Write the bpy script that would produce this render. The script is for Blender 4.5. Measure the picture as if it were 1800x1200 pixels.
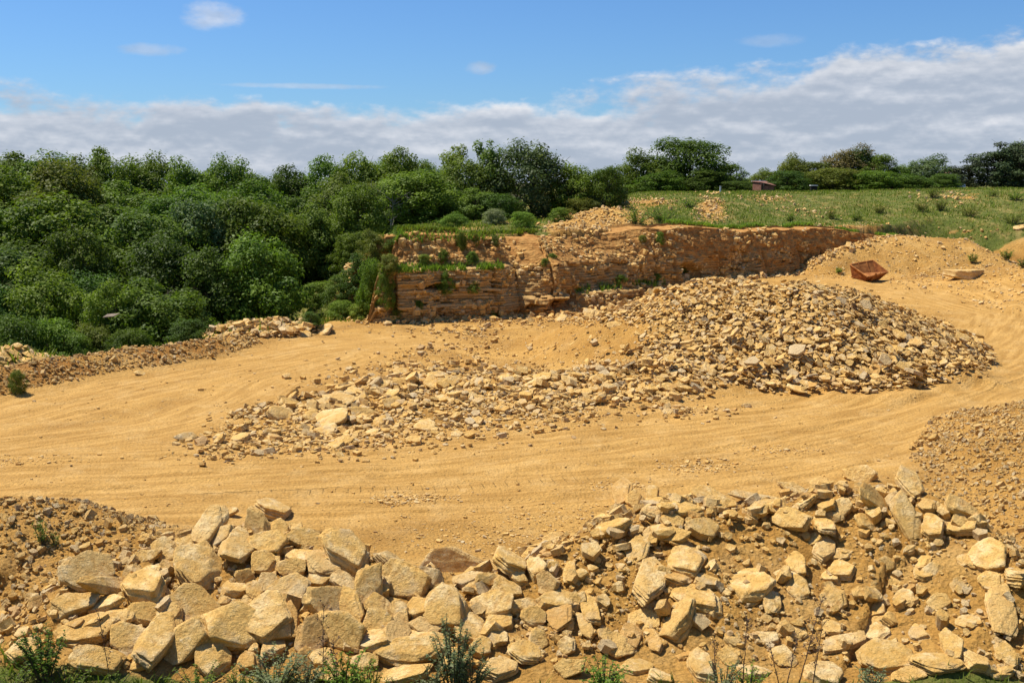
import bpy, math
import numpy as np
from math import radians, sin, cos, tan, atan2, pi

for o in list(bpy.data.objects):
    bpy.data.objects.remove(o)
SC = bpy.context.scene
COL = SC.collection

# ------------------------------------------------------------------ camera
F_PX, CX, CY = 1930.0, 900.0, 600.0          # photograph is 1800 x 1200
CAM_H, PITCH = 7.0, radians(8.25)
cam_d = bpy.data.cameras.new('camera')
cam_d.sensor_width = 36.0
cam_d.lens = 36.0 * F_PX / 1800.0
cam_d.clip_start, cam_d.clip_end = 0.1, 6000
cam = bpy.data.objects.new('camera', cam_d)
cam.location = (0, 0, CAM_H)
cam.rotation_euler = (pi / 2 - PITCH, 0, 0)
COL.objects.link(cam)
SC.camera = cam

# ------------------------------------------------------------------ light
SUN_EL = radians(61)
SUN_AZ = radians(67)                         # degrees to the left of the view direction
sun_dir = np.array([-cos(SUN_EL) * sin(SUN_AZ), cos(SUN_EL) * cos(SUN_AZ), sin(SUN_EL)])
sd = bpy.data.lights.new('sun', 'SUN')
sd.energy, sd.angle, sd.color = 4.4, radians(0.53), (1.0, 0.955, 0.87)
sun = bpy.data.objects.new('sun', sd)
from mathutils import Vector, Matrix, Quaternion
sun.rotation_euler = Vector(sun_dir).to_track_quat('Z', 'Y').to_euler()
sun.location = (-30, 20, 60)
COL.objects.link(sun)

world = bpy.data.worlds.new('World')
SC.world = world
world.use_nodes = True


class NT:
    """small helper to write node trees"""
    def __init__(s, nt):
        s.nt = nt
    def n(s, typ, **kw):
        nd = s.nt.nodes.new(typ)
        for k, v in kw.items():
            if k == 'inp':
                for kk, vv in v.items():
                    sock = nd.inputs[kk]
                    if hasattr(vv, 'is_output') or isinstance(vv, bpy.types.NodeSocket):
                        s.nt.links.new(vv, sock)
                    else:
                        sock.default_value = vv
            else:
                setattr(nd, k, v)
        return nd
    def math(s, op, a, b=None, c=None, clamp=False):
        nd = s.n('ShaderNodeMath', operation=op, use_clamp=clamp)
        for i, v in enumerate((a, b, c)):
            if v is None:
                continue
            if isinstance(v, bpy.types.NodeSocket):
                s.nt.links.new(v, nd.inputs[i])
            else:
                nd.inputs[i].default_value = v
        return nd.outputs[0]
    def mix(s, fac, a, b, blend='MIX'):
        nd = s.n('ShaderNodeMix', data_type='RGBA', blend_type=blend)
        for sock, v in ((nd.inputs[0], fac), (nd.inputs[6], a), (nd.inputs[7], b)):
            if isinstance(v, bpy.types.NodeSocket):
                s.nt.links.new(v, sock)
            elif isinstance(v, (tuple, list)):
                sock.default_value = (*v[:3], 1)
            else:
                sock.default_value = v
        return nd.outputs[2]
    def ramp(s, fac, a, b, lo=0.0, hi=1.0, smooth=True):
        nd = s.n('ShaderNodeMapRange', interpolation_type='SMOOTHSTEP' if smooth else 'LINEAR')
        s.nt.links.new(fac, nd.inputs[0])
        nd.inputs[1].default_value, nd.inputs[2].default_value = a, b
        nd.inputs[3].default_value, nd.inputs[4].default_value = lo, hi
        return nd.outputs[0]
    def noise(s, vec, scale, detail=4, rough=0.55, dist=0.0, out=0):
        nd = s.n('ShaderNodeTexNoise', inp={'Scale': scale, 'Detail': detail, 'Roughness': rough, 'Distortion': dist})
        if vec is not None:
            s.nt.links.new(vec, nd.inputs['Vector'])
        return nd.outputs[out]
    def link(s, a, b):
        s.nt.links.new(a, b)


def build_world():
    t = NT(world.node_tree)
    world.node_tree.nodes.clear()
    out = t.n('ShaderNodeOutputWorld')
    sky = t.n('ShaderNodeTexSky', sky_type='NISHITA', sun_disc=False, sun_elevation=SUN_EL,
              sun_rotation=-SUN_AZ, altitude=120, air_density=1.0, dust_density=0.4, ozone_density=2.2)
    co = t.n('ShaderNodeTexCoord').outputs['Generated']
    sep = t.n('ShaderNodeSeparateXYZ', inp={0: co})
    x, y, z = sep.outputs
    az = t.math('MULTIPLY', t.math('ARCTAN2', x, y), 57.29578)
    el = t.math('MULTIPLY', t.math('ARCSINE', z), 57.29578)
    # deeper blue low in the sky
    skyc = t.mix(0.85, sky.outputs[0], (0.40, 0.68, 1.0), 'MULTIPLY')
    skyc = t.mix(1.0, skyc, (1.0, 1.04, 1.10), 'MULTIPLY')
    # cloud bank: a lumpy upper edge whose height wanders with the bearing
    def vec(sx, sy, off):
        c = t.n('ShaderNodeCombineXYZ', inp={0: t.math('MULTIPLY', az, sx), 1: t.math('MULTIPLY', el, sy), 2: off})
        return c.outputs[0]
    hump = t.math('DIVIDE', t.math('SUBTRACT', az, 27.0), 13.0)
    hump = t.math('EXPONENT', t.math('MULTIPLY', t.math('MULTIPLY', hump, hump), -1.0))
    edge = t.math('ADD', t.math('MULTIPLY', hump, 3.6), t.math('ADD', 4.05, t.math('MULTIPLY', t.math('SINE', t.math('MULTIPLY', az, 0.16)), 0.35)))
    def field(up):
        a = t.noise(vec(0.20, 0.48, 3.1 + 0.0 * up), 1.0, 4, 0.5) if up == 0 else t.noise(vec_up(0.20, 0.48, 3.1, up), 1.0, 4, 0.5)
        b = t.noise(vec(0.75, 1.5, 7.7), 1.0, 6, 0.62) if up == 0 else t.noise(vec_up(0.75, 1.5, 7.7, up), 1.0, 6, 0.62)
        return a, b
    def vec_up(sx, sy, off, up):
        e2 = t.math('ADD', el, up)
        return t.n('ShaderNodeCombineXYZ', inp={0: t.math('MULTIPLY', az, sx), 1: t.math('MULTIPLY', e2, sy), 2: off}).outputs[0]
    n1, n2 = field(0)
    m1, m2 = field(0.30)
    dens = t.math('ADD', t.math('SUBTRACT', edge, el), t.math('MULTIPLY', t.math('SUBTRACT', n1, 0.5), 5.0))
    dens = t.math('ADD', dens, t.math('MULTIPLY', t.math('SUBTRACT', n2, 0.5), 2.2))
    cov = t.ramp(dens, -0.3, 1.0)
    lit = t.math('ADD', t.math('MULTIPLY', t.math('SUBTRACT', n1, m1), 1.9), t.math('MULTIPLY', t.math('SUBTRACT', n2, m2), 0.55))
    # a few stray scraps of cloud
    for (a0, e0, wa, we, s) in ((-14.8, 8.0, 1.5, 0.75, 0.6), (-17.6, 6.3, 1.6, 0.3, 0.45), (-1.6, 5.7, 0.8, 0.35, 0.6),
                                (13.0, 6.9, 1.6, 0.35, 0.25), (-10.5, 4.75, 4.5, 0.14, 0.4)):
        dx = t.math('DIVIDE', t.math('SUBTRACT', az, a0), wa)
        dy = t.math('DIVIDE', t.math('SUBTRACT', el, e0), we)
        r = t.math('ADD', t.math('MULTIPLY', dx, dx), t.math('MULTIPLY', dy, dy))
        r = t.math('ADD', r, t.math('MULTIPLY', t.math('SUBTRACT', n2, 0.5), 2.4))
        cov = t.math('MAXIMUM', cov, t.math('MULTIPLY', t.ramp(r, 1.3, -0.2), s))
    # shade: sunlit upper sides, grey-mauve bodies with soft horizontal bars
    bars = t.noise(vec(0.08, 0.85, 1.3), 1.0, 5, 0.55)
    rim = t.ramp(dens, 1.6, 0.0)
    shade = t.math('ADD', t.math('ADD', t.math('MULTIPLY', bars, 0.75), t.math('MULTIPLY', lit, 0.85)), t.math('MULTIPLY', rim, 0.20))
    low = t.ramp(el, 5.0, 0.5)
    body = t.mix(t.ramp(shade, 0.22, 0.80), (0.46, 0.53, 0.645), (0.80, 0.83, 0.90))
    body = t.mix(t.math('MULTIPLY', t.ramp(shade, 0.58, 0.95), t.ramp(low, 0.9, 0.3)), body, (1.0, 0.99, 0.99))
    body = t.mix(t.math('MULTIPLY', t.ramp(el, 4.6, 7.2), t.math('MULTIPLY', t.ramp(dens, -0.1, 1.0), t.ramp(shade, 0.25, 0.65, 0.35, 0.9))), body, (1.0, 0.99, 0.99))
    # thin veil just above the horizon
    bg1 = t.n('ShaderNodeBackground', inp={0: skyc, 1: 0.077})
    bg2 = t.n('ShaderNodeBackground', inp={0: body, 1: 0.62})
    mx = t.n('ShaderNodeMixShader', inp={0: t.math('MULTIPLY', cov, 0.97), 1: bg1.outputs[0], 2: bg2.outputs[0]})
    t.link(mx.outputs[0], out.inputs[0])


build_world()

SC.view_settings.view_transform = 'Standard'
SC.view_settings.look = 'None'
SC.view_settings.exposure = 0.57
SC.view_settings.gamma = 1.0
SC.view_settings.use_curve_mapping = False
SC.cycles.max_bounces = 5
SC.cycles.diffuse_bounces = 3
SC.cycles.glossy_bounces = 2
SC.cycles.transmission_bounces = 3
SC.cycles.transparent_max_bounces = 4
SC.cycles.use_denoising = True

# ------------------------------------------------------------------ helpers
RNG = np.random.default_rng(11)


def ray(px, py):
    px, py = np.asarray(px, float), np.asarray(py, float)
    a, b = (px - CX), (CY - py)
    d = np.stack([a, F_PX * cos(PITCH) + b * sin(PITCH), -F_PX * sin(PITCH) + b * cos(PITCH)], -1)
    return d / d[..., 1:2]                     # per metre of forward distance


def at(px, py, Y):
    """world point seen at photo pixel (px,py) at forward distance Y"""
    return np.array([0, 0, CAM_H]) + ray(px, py) * np.asarray(Y, float)[..., None]


def project(P):
    P = np.asarray(P, float)
    d = P - np.array([0, 0, CAM_H])
    fw = d[..., 1] * cos(PITCH) - d[..., 2] * sin(PITCH)
    up = d[..., 1] * sin(PITCH) + d[..., 2] * cos(PITCH)
    return CX + F_PX * d[..., 0] / fw, CY - F_PX * up / fw


def hash2(ix, iy, seed):
    h = (ix.astype(np.int64) * 374761393 + iy.astype(np.int64) * 668265263 + seed * 1442695041) & 0xFFFFFFFF
    h = ((h ^ (h >> 13)) * 1274126177) & 0xFFFFFFFF
    h = h ^ (h >> 16)
    return (h & 0xFFFFFF) / float(0xFFFFFF)


def vnoise(x, y, seed=0):
    x, y = np.asarray(x, float), np.asarray(y, float)
    ix, iy = np.floor(x), np.floor(y)
    fx, fy = x - ix, y - iy
    fx, fy = fx * fx * (3 - 2 * fx), fy * fy * (3 - 2 * fy)
    ix, iy = ix.astype(np.int64), iy.astype(np.int64)
    a, b = hash2(ix, iy, seed), hash2(ix + 1, iy, seed)
    c, d = hash2(ix, iy + 1, seed), hash2(ix + 1, iy + 1, seed)
    return (a + (b - a) * fx) * (1 - fy) + (c + (d - c) * fx) * fy


def fbm(x, y, seed=0, octaves=4, rough=0.5):
    s, a, t = 0.0, 1.0, 0.0
    for k in range(octaves):
        s = s + a * (vnoise(x * 2 ** k + 13.7 * k, y * 2 ** k - 7.3 * k, seed + k) - 0.5)
        t += a
        a *= rough
    return s / t * 2          # about -1..1


def vnoise3(p, seed=0):
    x, y, z = p[..., 0], p[..., 1], p[..., 2]
    iz = np.floor(z)
    fz = z - iz
    fz = fz * fz * (3 - 2 * fz)
    s1 = vnoise(x + iz * 17.17, y + iz * 31.31, seed)
    s2 = vnoise(x + (iz + 1) * 17.17, y + (iz + 1) * 31.31, seed)
    return s1 + (s2 - s1) * fz


def sstep(a, b, x):
    t = np.clip((np.asarray(x, float) - a) / (b - a), 0, 1)
    return t * t * (3 - 2 * t)


def polydist(X, Y, pts):
    """distance to polyline, parameter (index+fraction), arclength, signed side"""
    pts = np.asarray(pts, float)
    best = np.full(X.shape, 1e9); par = np.zeros(X.shape); arc = np.zeros(X.shape); side = np.zeros(X.shape)
    L = 0.0
    for i in range(len(pts) - 1):
        ax, ay = pts[i, :2]; bx, by = pts[i + 1, :2]
        dx, dy = bx - ax, by - ay
        l2 = dx * dx + dy * dy; l = math.sqrt(l2)
        t = np.clip(((X - ax) * dx + (Y - ay) * dy) / l2, 0, 1)
        ex, ey = X - ax - t * dx, Y - ay - t * dy
        d = np.sqrt(ex * ex + ey * ey)
        m = d < best
        best = np.where(m, d, best); par = np.where(m, i + t, par); arc = np.where(m, L + t * l, arc)
        side = np.where(m, np.sign(dx * ey - dy * ex), side)
        L += l
    return best, par, arc, side


def smooth_path(pts, n=8):
    """Catmull-Rom through the points"""
    p = np.asarray(pts, float)
    q = np.vstack([2 * p[0] - p[1], p, 2 * p[-1] - p[-2]])
    out = []
    for i in range(1, len(q) - 2):
        for k in range(n):
            t = k / n
            out.append(0.5 * ((2 * q[i]) + (-q[i - 1] + q[i + 1]) * t + (2 * q[i - 1] - 5 * q[i] + 4 * q[i + 1] - q[i + 2]) * t * t
                              + (-q[i - 1] + 3 * q[i] - 3 * q[i + 1] + q[i + 2]) * t ** 3))
    out.append(p[-1])
    return np.array(out)


# ------------------------------------------------------------------ the lie of the land
def ridge(*rows):
    """rows (px, py, Y) -> array of (X, Y, z)"""
    return np.array([at(a, b, c) for a, b, c in rows])


HEAPS = dict(
    big=(ridge((930, 590, 47.5), (980, 572, 46.3), (1060, 552, 44.5), (1180, 534, 41.8), (1300, 516, 42), (1400, 497, 42.3), (1500, 513, 43), (1600, 550, 44.5), (1680, 590, 46.5)), 0.44, 0.6),
    back=(ridge((1140, 528, 54), (1190, 505, 54.5), (1240, 489, 55), (1330, 498, 55)), 0.42, 0.5),
    low=(ridge((400, 735, 32), (450, 722, 32.4), (520, 705, 33.2), (600, 690, 34.3), (680, 672, 35.3), (760, 655, 36.2), (880, 658, 36), (1000, 658, 36.5), (1090, 645, 37.5)), 0.18, 0.30),
    front=(ridge((100, 1035, 15.9), (180, 1000, 16.5), (260, 970, 17), (350, 932, 17.7), (480, 922, 17.9), (560, 960, 17.3), (700, 985, 17), (840, 1008, 16.8), (930, 990, 17), (1040, 925, 17.7), (1150, 892, 18.2),
                 (1300, 890, 18.4), (1400, 880, 18.5), (1500, 858, 18.6), (1610, 862, 18.4), (1700, 905, 17.6), (1800, 985, 16.4), (1900, 1050, 15.8)), 0.44, 0.62),
    left=(ridge((-160, 890, 18.6), (-20, 876, 19.4), (90, 878, 19.6), (150, 890, 19.5), (215, 918, 19.2)), 0.30, 0.5),
    right=(ridge((1825, 700, 30), (1865, 715, 27.5), (1905, 775, 24), (1965, 875, 20.2), (2010, 980, 18)), 0.36, 0.36),
    sand=(ridge((1450, 446, 74), (1520, 425, 76), (1570, 413, 77), (1640, 416, 77), (1695, 418, 77)), 0.50, 0.5),
    backright=(ridge((1770, 464, 66), (1850, 456, 64), (1950, 464, 60)), 0.30, 0.3),
    berm=(ridge((-250, 665, 34), (-100, 652, 35.4), (0, 642, 36.8), (100, 630, 38.8), (200, 616, 40.8), (300, 604, 42.8), (370, 594, 44.8), (430, 590, 47)), 0.55, 0.42),
    spoil=(ridge((-60, 612, 41.6), (20, 612, 42), (70, 622, 41.8)), 0.5, 0.6),
    rubble=(ridge((405, 572, 49.5), (440, 566, 50), (500, 566, 50.4), (560, 577, 51)), 0.30, 0.5),
    cutting=(ridge((380, 556, 58), (398, 548, 60), (420, 552, 62)), 0.5, 0.5),
)

CLIFF_XY = np.array([(-60, 66), (-34, 63), (-20, 61), (-13, 57.8), (-9.5, 56.6), (-8.0, 56.0), (-6.9, 55.3), (-5, 55.4), (-2.5, 56.4), (-0.2, 57.2), (0.5, 57.9), (2.2, 57.8), (3.6, 58.6), (5.5, 60.8), (8, 63.4),
                     (11, 66), (14.5, 69), (19, 73), (24, 76.5), (30, 79), (38, 80), (60, 78)])


def cliff_y(X):
    return np.interp(X, CLIFF_XY[:, 0], CLIFF_XY[:, 1])


def plateau(X, Y):
    top = 4.25 + 0.35 * fbm(X * 0.13, Y * 0.13, 5, 3)
    right = sstep(4, 14, X)
    # the grassy bank: from the lip of the face up to the field behind
    d = np.clip(Y - cliff_y(X), 0, 60)
    bank = 3.65 + 2.35 * sstep(1, 23, d) + 0.35 * sstep(20, 50, X) * sstep(5, 20, d)
    z = top + (bank - top) * right
    # earth mound on the lip
    z = z + 1.05 * np.exp(-((X - 6.3) / 2.8) ** 2 - ((Y - 73.0) / 3.6) ** 2)
    # wooded hillside
    wood = np.clip((-6.2 - X) / 7.5, 0, 1)
    hill = -1.6 + 4.2 * sstep(56, 90, Y)
    return z + (hill - z) * wood


def height(X, Y, detail=True):
    X, Y = np.asarray(X, float), np.asarray(Y, float)
    floor = 0.95 * sstep(43, 72, Y) * sstep(0, 12, X)
    floor = floor + 0.12 * fbm(X * 0.12, Y * 0.12, 2, 3)
    # low ground behind the bund on the left
    bl = HEAPS['berm'][0]
    db, pb, _, sb = polydist(X, Y, bl[:, :2])
    behind = sstep(0.0, 5.0, db * sb) * sstep(-9.5, -13, X - 0.10 * (Y - 50))
    floor = floor - 1.6 * behind * sstep(66, 50, Y)
    floor = floor + np.maximum(0, 4.6 - 0.5 * Y) * 1.0
    w = 0.9 + 7 * sstep(-6.9, -8.6, X) + 6.0 * sstep(27, 34, X)
    d = Y - cliff_y(X) - 3.5 * sstep(-8.2, -6.8, X) * sstep(40, 32, X)
    k = sstep(0.25, 1, (d + 0.25 * w) / w)
    z = floor + (plateau(X, Y) - floor) * k
    bump = 0.0
    for name, (r, sf, sb_) in HEAPS.items():
        m = (X > r[:, 0].min() - 14) & (X < r[:, 0].max() + 14) & (Y > r[:, 1].min() - 14) & (Y < r[:, 1].max() + 14)
        if not m.any():
            continue
        dd, pp, _, ss = polydist(X[m], Y[m], r[:, :2])
        hz = np.interp(pp, np.arange(len(r)), r[:, 2])
        sl = np.where(ss > 0, sb_, sf)
        wob = 1 + 0.25 * fbm(X[m] * 0.35, Y[m] * 0.35, 31, 3)
        h = hz + 0.06 - np.sqrt((sl * wob * dd) ** 2 + 0.012)
        zz = z[m]
        soft = 0.13
        u = np.clip((h - zz) / soft, -30, 30)
        z[m] = zz + soft * np.log1p(np.exp(u))
    if detail:
        z = z + rough_amount(X, Y) * (0.5 * fbm(X * 1.1, Y * 1.1, 41, 4, 0.55))
    return z


def heap_mask(X, Y, name, reach=None):
    r, sf, sb_ = HEAPS[name]
    dd, pp, _, ss = polydist(X, Y, r[:, :2])
    hz = np.interp(pp, np.arange(len(r)), r[:, 2])
    return np.clip((hz - np.where(ss > 0, sb_, sf) * dd) / np.maximum(hz, 0.2), 0, 1)


TRACKS = []
for pts, hw in (([(-500, 862), (-200, 850), (0, 838), (300, 830), (600, 812), (900, 787), (1150, 757), (1400, 724), (1600, 682), (1710, 640), (1775, 598), (1795, 562), (1750, 532), (1650, 514), (1550, 504), (1470, 500)], 2.6),
                ([(-400, 790), (-100, 748), (0, 728), (150, 693), (300, 662), (430, 636), (560, 614), (720, 598)], 2.0),
                ([(-500, 925), (-100, 898), (200, 878), (420, 867), (650, 860), (900, 848), (1200, 826), (1450, 790), (1650, 735), (1800, 670), (1900, 620)], 1.9),
                ([(-150, 905), (100, 872), (350, 845), (620, 808), (900, 770), (1200, 738), (1500, 700), (1680, 655)], 1.1),
                ([(-200, 800), (100, 775), (300, 745), (420, 700), (500, 660), (620, 625)], 1.2)):
    w = []
    for a, b in pts:
        r = ray(a, b)
        Yv = -CAM_H / r[2]
        if b < 560 and a > 1000:              # the floor climbs there
            Yv = (0.75 - CAM_H) / r[2]
        w.append((r[0] * Yv, Yv))
    TRACKS.append((smooth_path(w, 6), hw))


def track_info(X, Y):
    best = np.zeros(X.shape); lat = np.full(X.shape, 99.0); arc = np.zeros(X.shape); which = np.zeros(X.shape)
    for i, (p, hw) in enumerate(TRACKS):
        d, _, a, s = polydist(X, Y, p)
        m = sstep(hw + 1.6, hw - 0.4, d)
        u = m > best
        best = np.where(u, m, best); lat = np.where(u, d * s, lat); arc = np.where(u, a + 100 * i, arc); which = np.where(u, i, which)
    return best, lat, arc, which


def rut_sum(X, Y):
    z = 0.0
    for i, (p, hw) in enumerate(TRACKS):
        d, _, a, s = polydist(X, Y, p)
        m = d < hw + 1.6
        r = np.zeros(X.shape)
        r[m] = (rut(d[m] * s[m], a[m], np.full(int(m.sum()), float(i))) * sstep(hw + 1.4, hw - 0.2, d[m]))
        z = z + r
    return z


def rut(lat, arc, which):
    z = 0.0
    for k, (c, wd, dp) in enumerate(((-2.2, .16, .05), (-1.35, .2, .07), (-0.95, .12, .05), (-0.2, .2, .04), (0.55, .16, .055), (1.0, .22, .075), (1.55, .14, .05), (2.3, .2, .05))):
        wander = 0.65 * (vnoise(arc * 0.07 + 9 * k, which * 5.0, 60 + k) - 0.5) * 2
        on = sstep(0.25, 0.75, vnoise(arc * 0.16 + 3 * k, which * 7.0 + k, 70))
        q = (lat - c - wander) / wd
        dp = dp * 0.42
        z = z - dp * on * np.exp(-q * q) + 0.55 * dp * on * (np.exp(-((q - 1.9) / 0.8) ** 2) + np.exp(-((q + 1.9) / 0.8) ** 2))
    return z


def rough_amount(X, Y):
    r = 0.10 + 0.0 * X
    for n, a in (('front', .32), ('left', .22), ('big', .28), ('low', .2), ('berm', .32), ('right', .2), ('back', .2), ('spoil', .3), ('rubble', .25)):
        r = np.maximum(r, a * sstep(0.0, 0.25, heap_mask(X, Y, n)))
    r = np.where(Y > 62, np.maximum(r, 0.3), r)
    return r


# ------------------------------------------------------------------ materials
def new_mat(name):
    m = bpy.data.materials.new(name)
    m.use_nodes = True
    m.node_tree.nodes.clear()
    t = NT(m.node_tree)
    out = t.n('ShaderNodeOutputMaterial')
    b = t.n('ShaderNodeBsdfPrincipled')
    b.inputs['Specular IOR Level'].default_value = 0.15
    b.inputs['Roughness'].default_value = 0.9
    t.link(b.outputs[0], out.inputs[0])
    return m, t, b, out


def attr(t, name, out='Fac'):
    return t.n('ShaderNodeAttribute', attribute_name=name).outputs[out]


def bump(t, b, h, dist, strength=1.0, prev=None):
    nd = t.n('ShaderNodeBump', inp={'Height': h, 'Distance': dist, 'Strength': strength})
    if prev is not None:
        t.link(prev, nd.inputs['Normal'])
    t.link(nd.outputs[0], b.inputs['Normal'])
    return nd.outputs[0]


STONE = (0.590, 0.370, 0.118)
PALE = (0.700, 0.520, 0.260)
DARK = (0.400, 0.200, 0.046)
SOIL = (0.500, 0.275, 0.062)


def stone_mat(name, per_face=False, fine=1.0, pale=0.35, lift=1.0):
    m, t, b, out = new_mat(name)
    co = t.n('ShaderNodeTexCoord').outputs['Object']
    geo = t.n('ShaderNodeNewGeometry')
    pos = geo.outputs['Position']
    if per_face:
        rnd = attr(t, 'tone')
    else:
        rnd = t.n('ShaderNodeObjectInfo').outputs['Random']
    off = t.n('ShaderNodeVectorMath', operation='ADD', inp={0: pos, 1: t.n('ShaderNodeCombineXYZ', inp={0: t.math('MULTIPLY', rnd, 37.0)}).outputs[0]}).outputs[0]
    big = t.noise(off, 2.6 * fine, 5, 0.6)
    mid = t.noise(off, 9 * fine, 5, 0.65)
    grain = t.noise(off, 55, 3, 0.6)
    c = t.mix(rnd, tuple(0.86 * v for v in STONE), tuple(1.14 * v for v in STONE))
    c = t.mix(t.math('MULTIPLY', t.ramp(t.math('FRACT', t.math('MULTIPLY', rnd, 13.7)), 0.5, 1.0), 0.30), c, (0.60, 0.45, 0.23))
    c = t.mix(t.math('MULTIPLY', t.ramp(big, 0.46, 0.72), 0.55 + pale * 0.4), c, PALE)
    c = t.mix(t.math('MULTIPLY', t.ramp(mid, 0.56, 0.30), 0.65), c, DARK)
    c = t.mix(t.math('MULTIPLY', t.ramp(mid, 0.60, 0.74), 0.75 * pale + .2), c, (0.70, 0.56, 0.34))
    grey = t.noise(off, 1.7, 4, 0.6)
    c = t.mix(t.math('MULTIPLY', t.ramp(grey, 0.55, 0.70), 0.55), c, (0.43, 0.34, 0.21))
    c = t.mix(t.math('MULTIPLY', t.ramp(t.noise(off, 3.3, 4, 0.6), 0.60, 0.72), 0.5), c, (0.46, 0.22, 0.055))
    # weathered orange rind and soil lodged on what faces up
    sep = t.n('ShaderNodeSeparateXYZ', inp={0: geo.outputs['Normal']})
    dust = t.math('MULTIPLY', t.ramp(sep.outputs[2], 0.55, 0.95), t.ramp(big, 0.60, 0.40))
    c = t.mix(t.math('MULTIPLY', dust, 0.45), c, SOIL)
    gp = t.ramp(t.math('FRACT', t.math('MULTIPLY', rnd, 9.13)), 0.70, 0.95)
    c = t.mix(t.math('MULTIPLY', gp, 0.5 if per_face else 0.10), c, (0.44, 0.36, 0.235))
    odd = t.ramp(t.math('FRACT', t.math('MULTIPLY', rnd, 7.31)), 0.86, 1.0)
    c = t.mix(t.math('MULTIPLY', odd, 0.55), c, (0.40, 0.20, 0.055))
    hsv = t.n('ShaderNodeHueSaturation', inp={'Color': c, 'Value': t.ramp(grain, 0.3, 0.7, 0.86 * lift, 1.12 * lift)})
    t.link(hsv.outputs[0], b.inputs['Base Color'])
    n1 = bump(t, b, mid, 0.06, 1.0)
    bump(t, b, t.noise(off, 24, 5, 0.75), 0.03, 1.0, n1)
    return m


M_ROCK = stone_mat('limestone', pale=0.6, lift=1.26)
M_STONES = stone_mat('limestone_pieces', per_face=True, pale=0.3, lift=1.2)
M_EARTHY = stone_mat('earthy_stone', per_face=True, pale=0.15, lift=1.05)
M_CHIPS = stone_mat('limestone_chips', per_face=True, pale=0.9, lift=1.25)


def ground_mat():
    m, t, b, out = new_mat('quarry_earth')
    pos = t.n('ShaderNodeNewGeometry').outputs['Position']
    soil, track, grass, wood, dark = (attr(t, k) for k in ('soil', 'track', 'grass', 'wood', 'dark'))
    tuv = attr(t, 'track_uv', 'Vector')
    sc = t.n('ShaderNodeVectorMath', operation='MULTIPLY', inp={0: tuv, 1: (0.35, 4.0, 1)}).outputs[0]
    streak = t.noise(sc, 1.0, 5, 0.6)
    big = t.noise(pos, 0.35, 5, 0.6)
    mid = t.noise(pos, 2.2, 6, 0.65)
    fine = t.noise(pos, 16, 4, 0.7)
    c = t.mix(t.ramp(big, 0.35, 0.65), (0.350, 0.200, 0.054), (0.520, 0.325, 0.102))
    c = t.mix(t.math('MULTIPLY', t.ramp(mid, 0.52, 0.75), 0.40), c, (0.60, 0.42, 0.18))
    c = t.mix(t.math('MULTIPLY', t.ramp(mid, 0.48, 0.25), 0.40), c, SOIL)
    tr = t.mix(t.ramp(streak, 0.34, 0.68), (0.345, 0.204, 0.058), (0.515, 0.335, 0.118))
    tr = t.mix(t.math('MULTIPLY', t.ramp(t.noise(pos, 1.1, 6, 0.7), 0.60, 0.74), 0.5), tr, (0.66, 0.50, 0.27))
    c = t.mix(t.math('MULTIPLY', track, 0.85), c, tr)
    c = t.mix(t.math('MULTIPLY', soil, 0.8), c, t.mix(t.ramp(mid, 0.35, 0.65), (0.37, 0.205, 0.052), (0.46, 0.275, 0.075)))
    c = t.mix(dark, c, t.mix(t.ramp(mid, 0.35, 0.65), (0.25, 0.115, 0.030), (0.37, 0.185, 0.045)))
    patch = t.math('ADD', grass, t.math('MULTIPLY', t.math('SUBTRACT', t.noise(pos, 0.55, 6, 0.7), 0.5), 1.4))
    g = t.mix(t.ramp(mid, 0.3, 0.7), (0.068, 0.104, 0.020), (0.145, 0.178, 0.040))
    g = t.mix(t.math('MULTIPLY', t.ramp(t.noise(pos, 0.9, 5, 0.7), 0.50, 0.74), 0.68), g, (0.30, 0.20, 0.07))
    c = t.mix(t.math('MULTIPLY', t.ramp(patch, 0.36, 0.58), t.ramp(grass, 0.02, 0.15)), c, g)
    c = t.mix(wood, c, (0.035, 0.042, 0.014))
    c = t.mix(t.math('MULTIPLY', t.ramp(t.noise(pos, 0.8, 6, 0.7), 0.48, 0.68), 0.35), c, (0.60, 0.44, 0.21))
    c = t.mix(1.0, c, (1.13, 1.0, 0.80), 'MULTIPLY')
    grit = t.noise(pos, 30, 3, 0.8)
    c = t.mix(t.math('MULTIPLY', t.ramp(grit, 0.62, 0.75), 0.45), c, (0.74, 0.56, 0.30))
    c = t.mix(t.math('MULTIPLY', t.ramp(grit, 0.40, 0.28), 0.5), c, (0.30, 0.155, 0.035))
    hsv = t.n('ShaderNodeHueSaturation', inp={'Color': c, 'Value': t.ramp(fine, 0.3, 0.7, 0.82, 1.14)})
    t.link(hsv.outputs[0], b.inputs['Base Color'])
    # clods, grit, and the cleats of a digger's tracks
    tread = attr(t, 'tread')
    sp = t.n('ShaderNodeSeparateXYZ', inp={0: tuv})
    bars = t.ramp(t.math('SINE', t.math('MULTIPLY', sp.outputs[0], 22.0)), -0.2, 0.5)
    n0 = bump(t, b, t.math('MULTIPLY', bars, tread), 0.03, 0.9)
    rg = t.ramp(track, 0.0, 1.0, 1.0, 0.6)
    n1 = bump(t, b, mid, 0.08, 0.5, n0)
    n2 = bump(t, b, t.math('MULTIPLY', t.noise(pos, 7, 6, 0.75), rg), 0.10, 1.0, n1)
    bump(t, b, t.math('MULTIPLY', t.n('ShaderNodeTexVoronoi', inp={'Vector': pos, 'Scale': 14.0}).outputs[0], rg), 0.04, 0.7, n2)
    return m


M_GROUND = ground_mat()


def set_attr(me, name, arr, typ='FLOAT', dom='POINT'):
    a = me.attributes.new(name, typ, dom)
    arr = np.asarray(arr, np.float32)
    a.data.foreach_set('value' if typ == 'FLOAT' else 'vector', arr.ravel())


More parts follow.
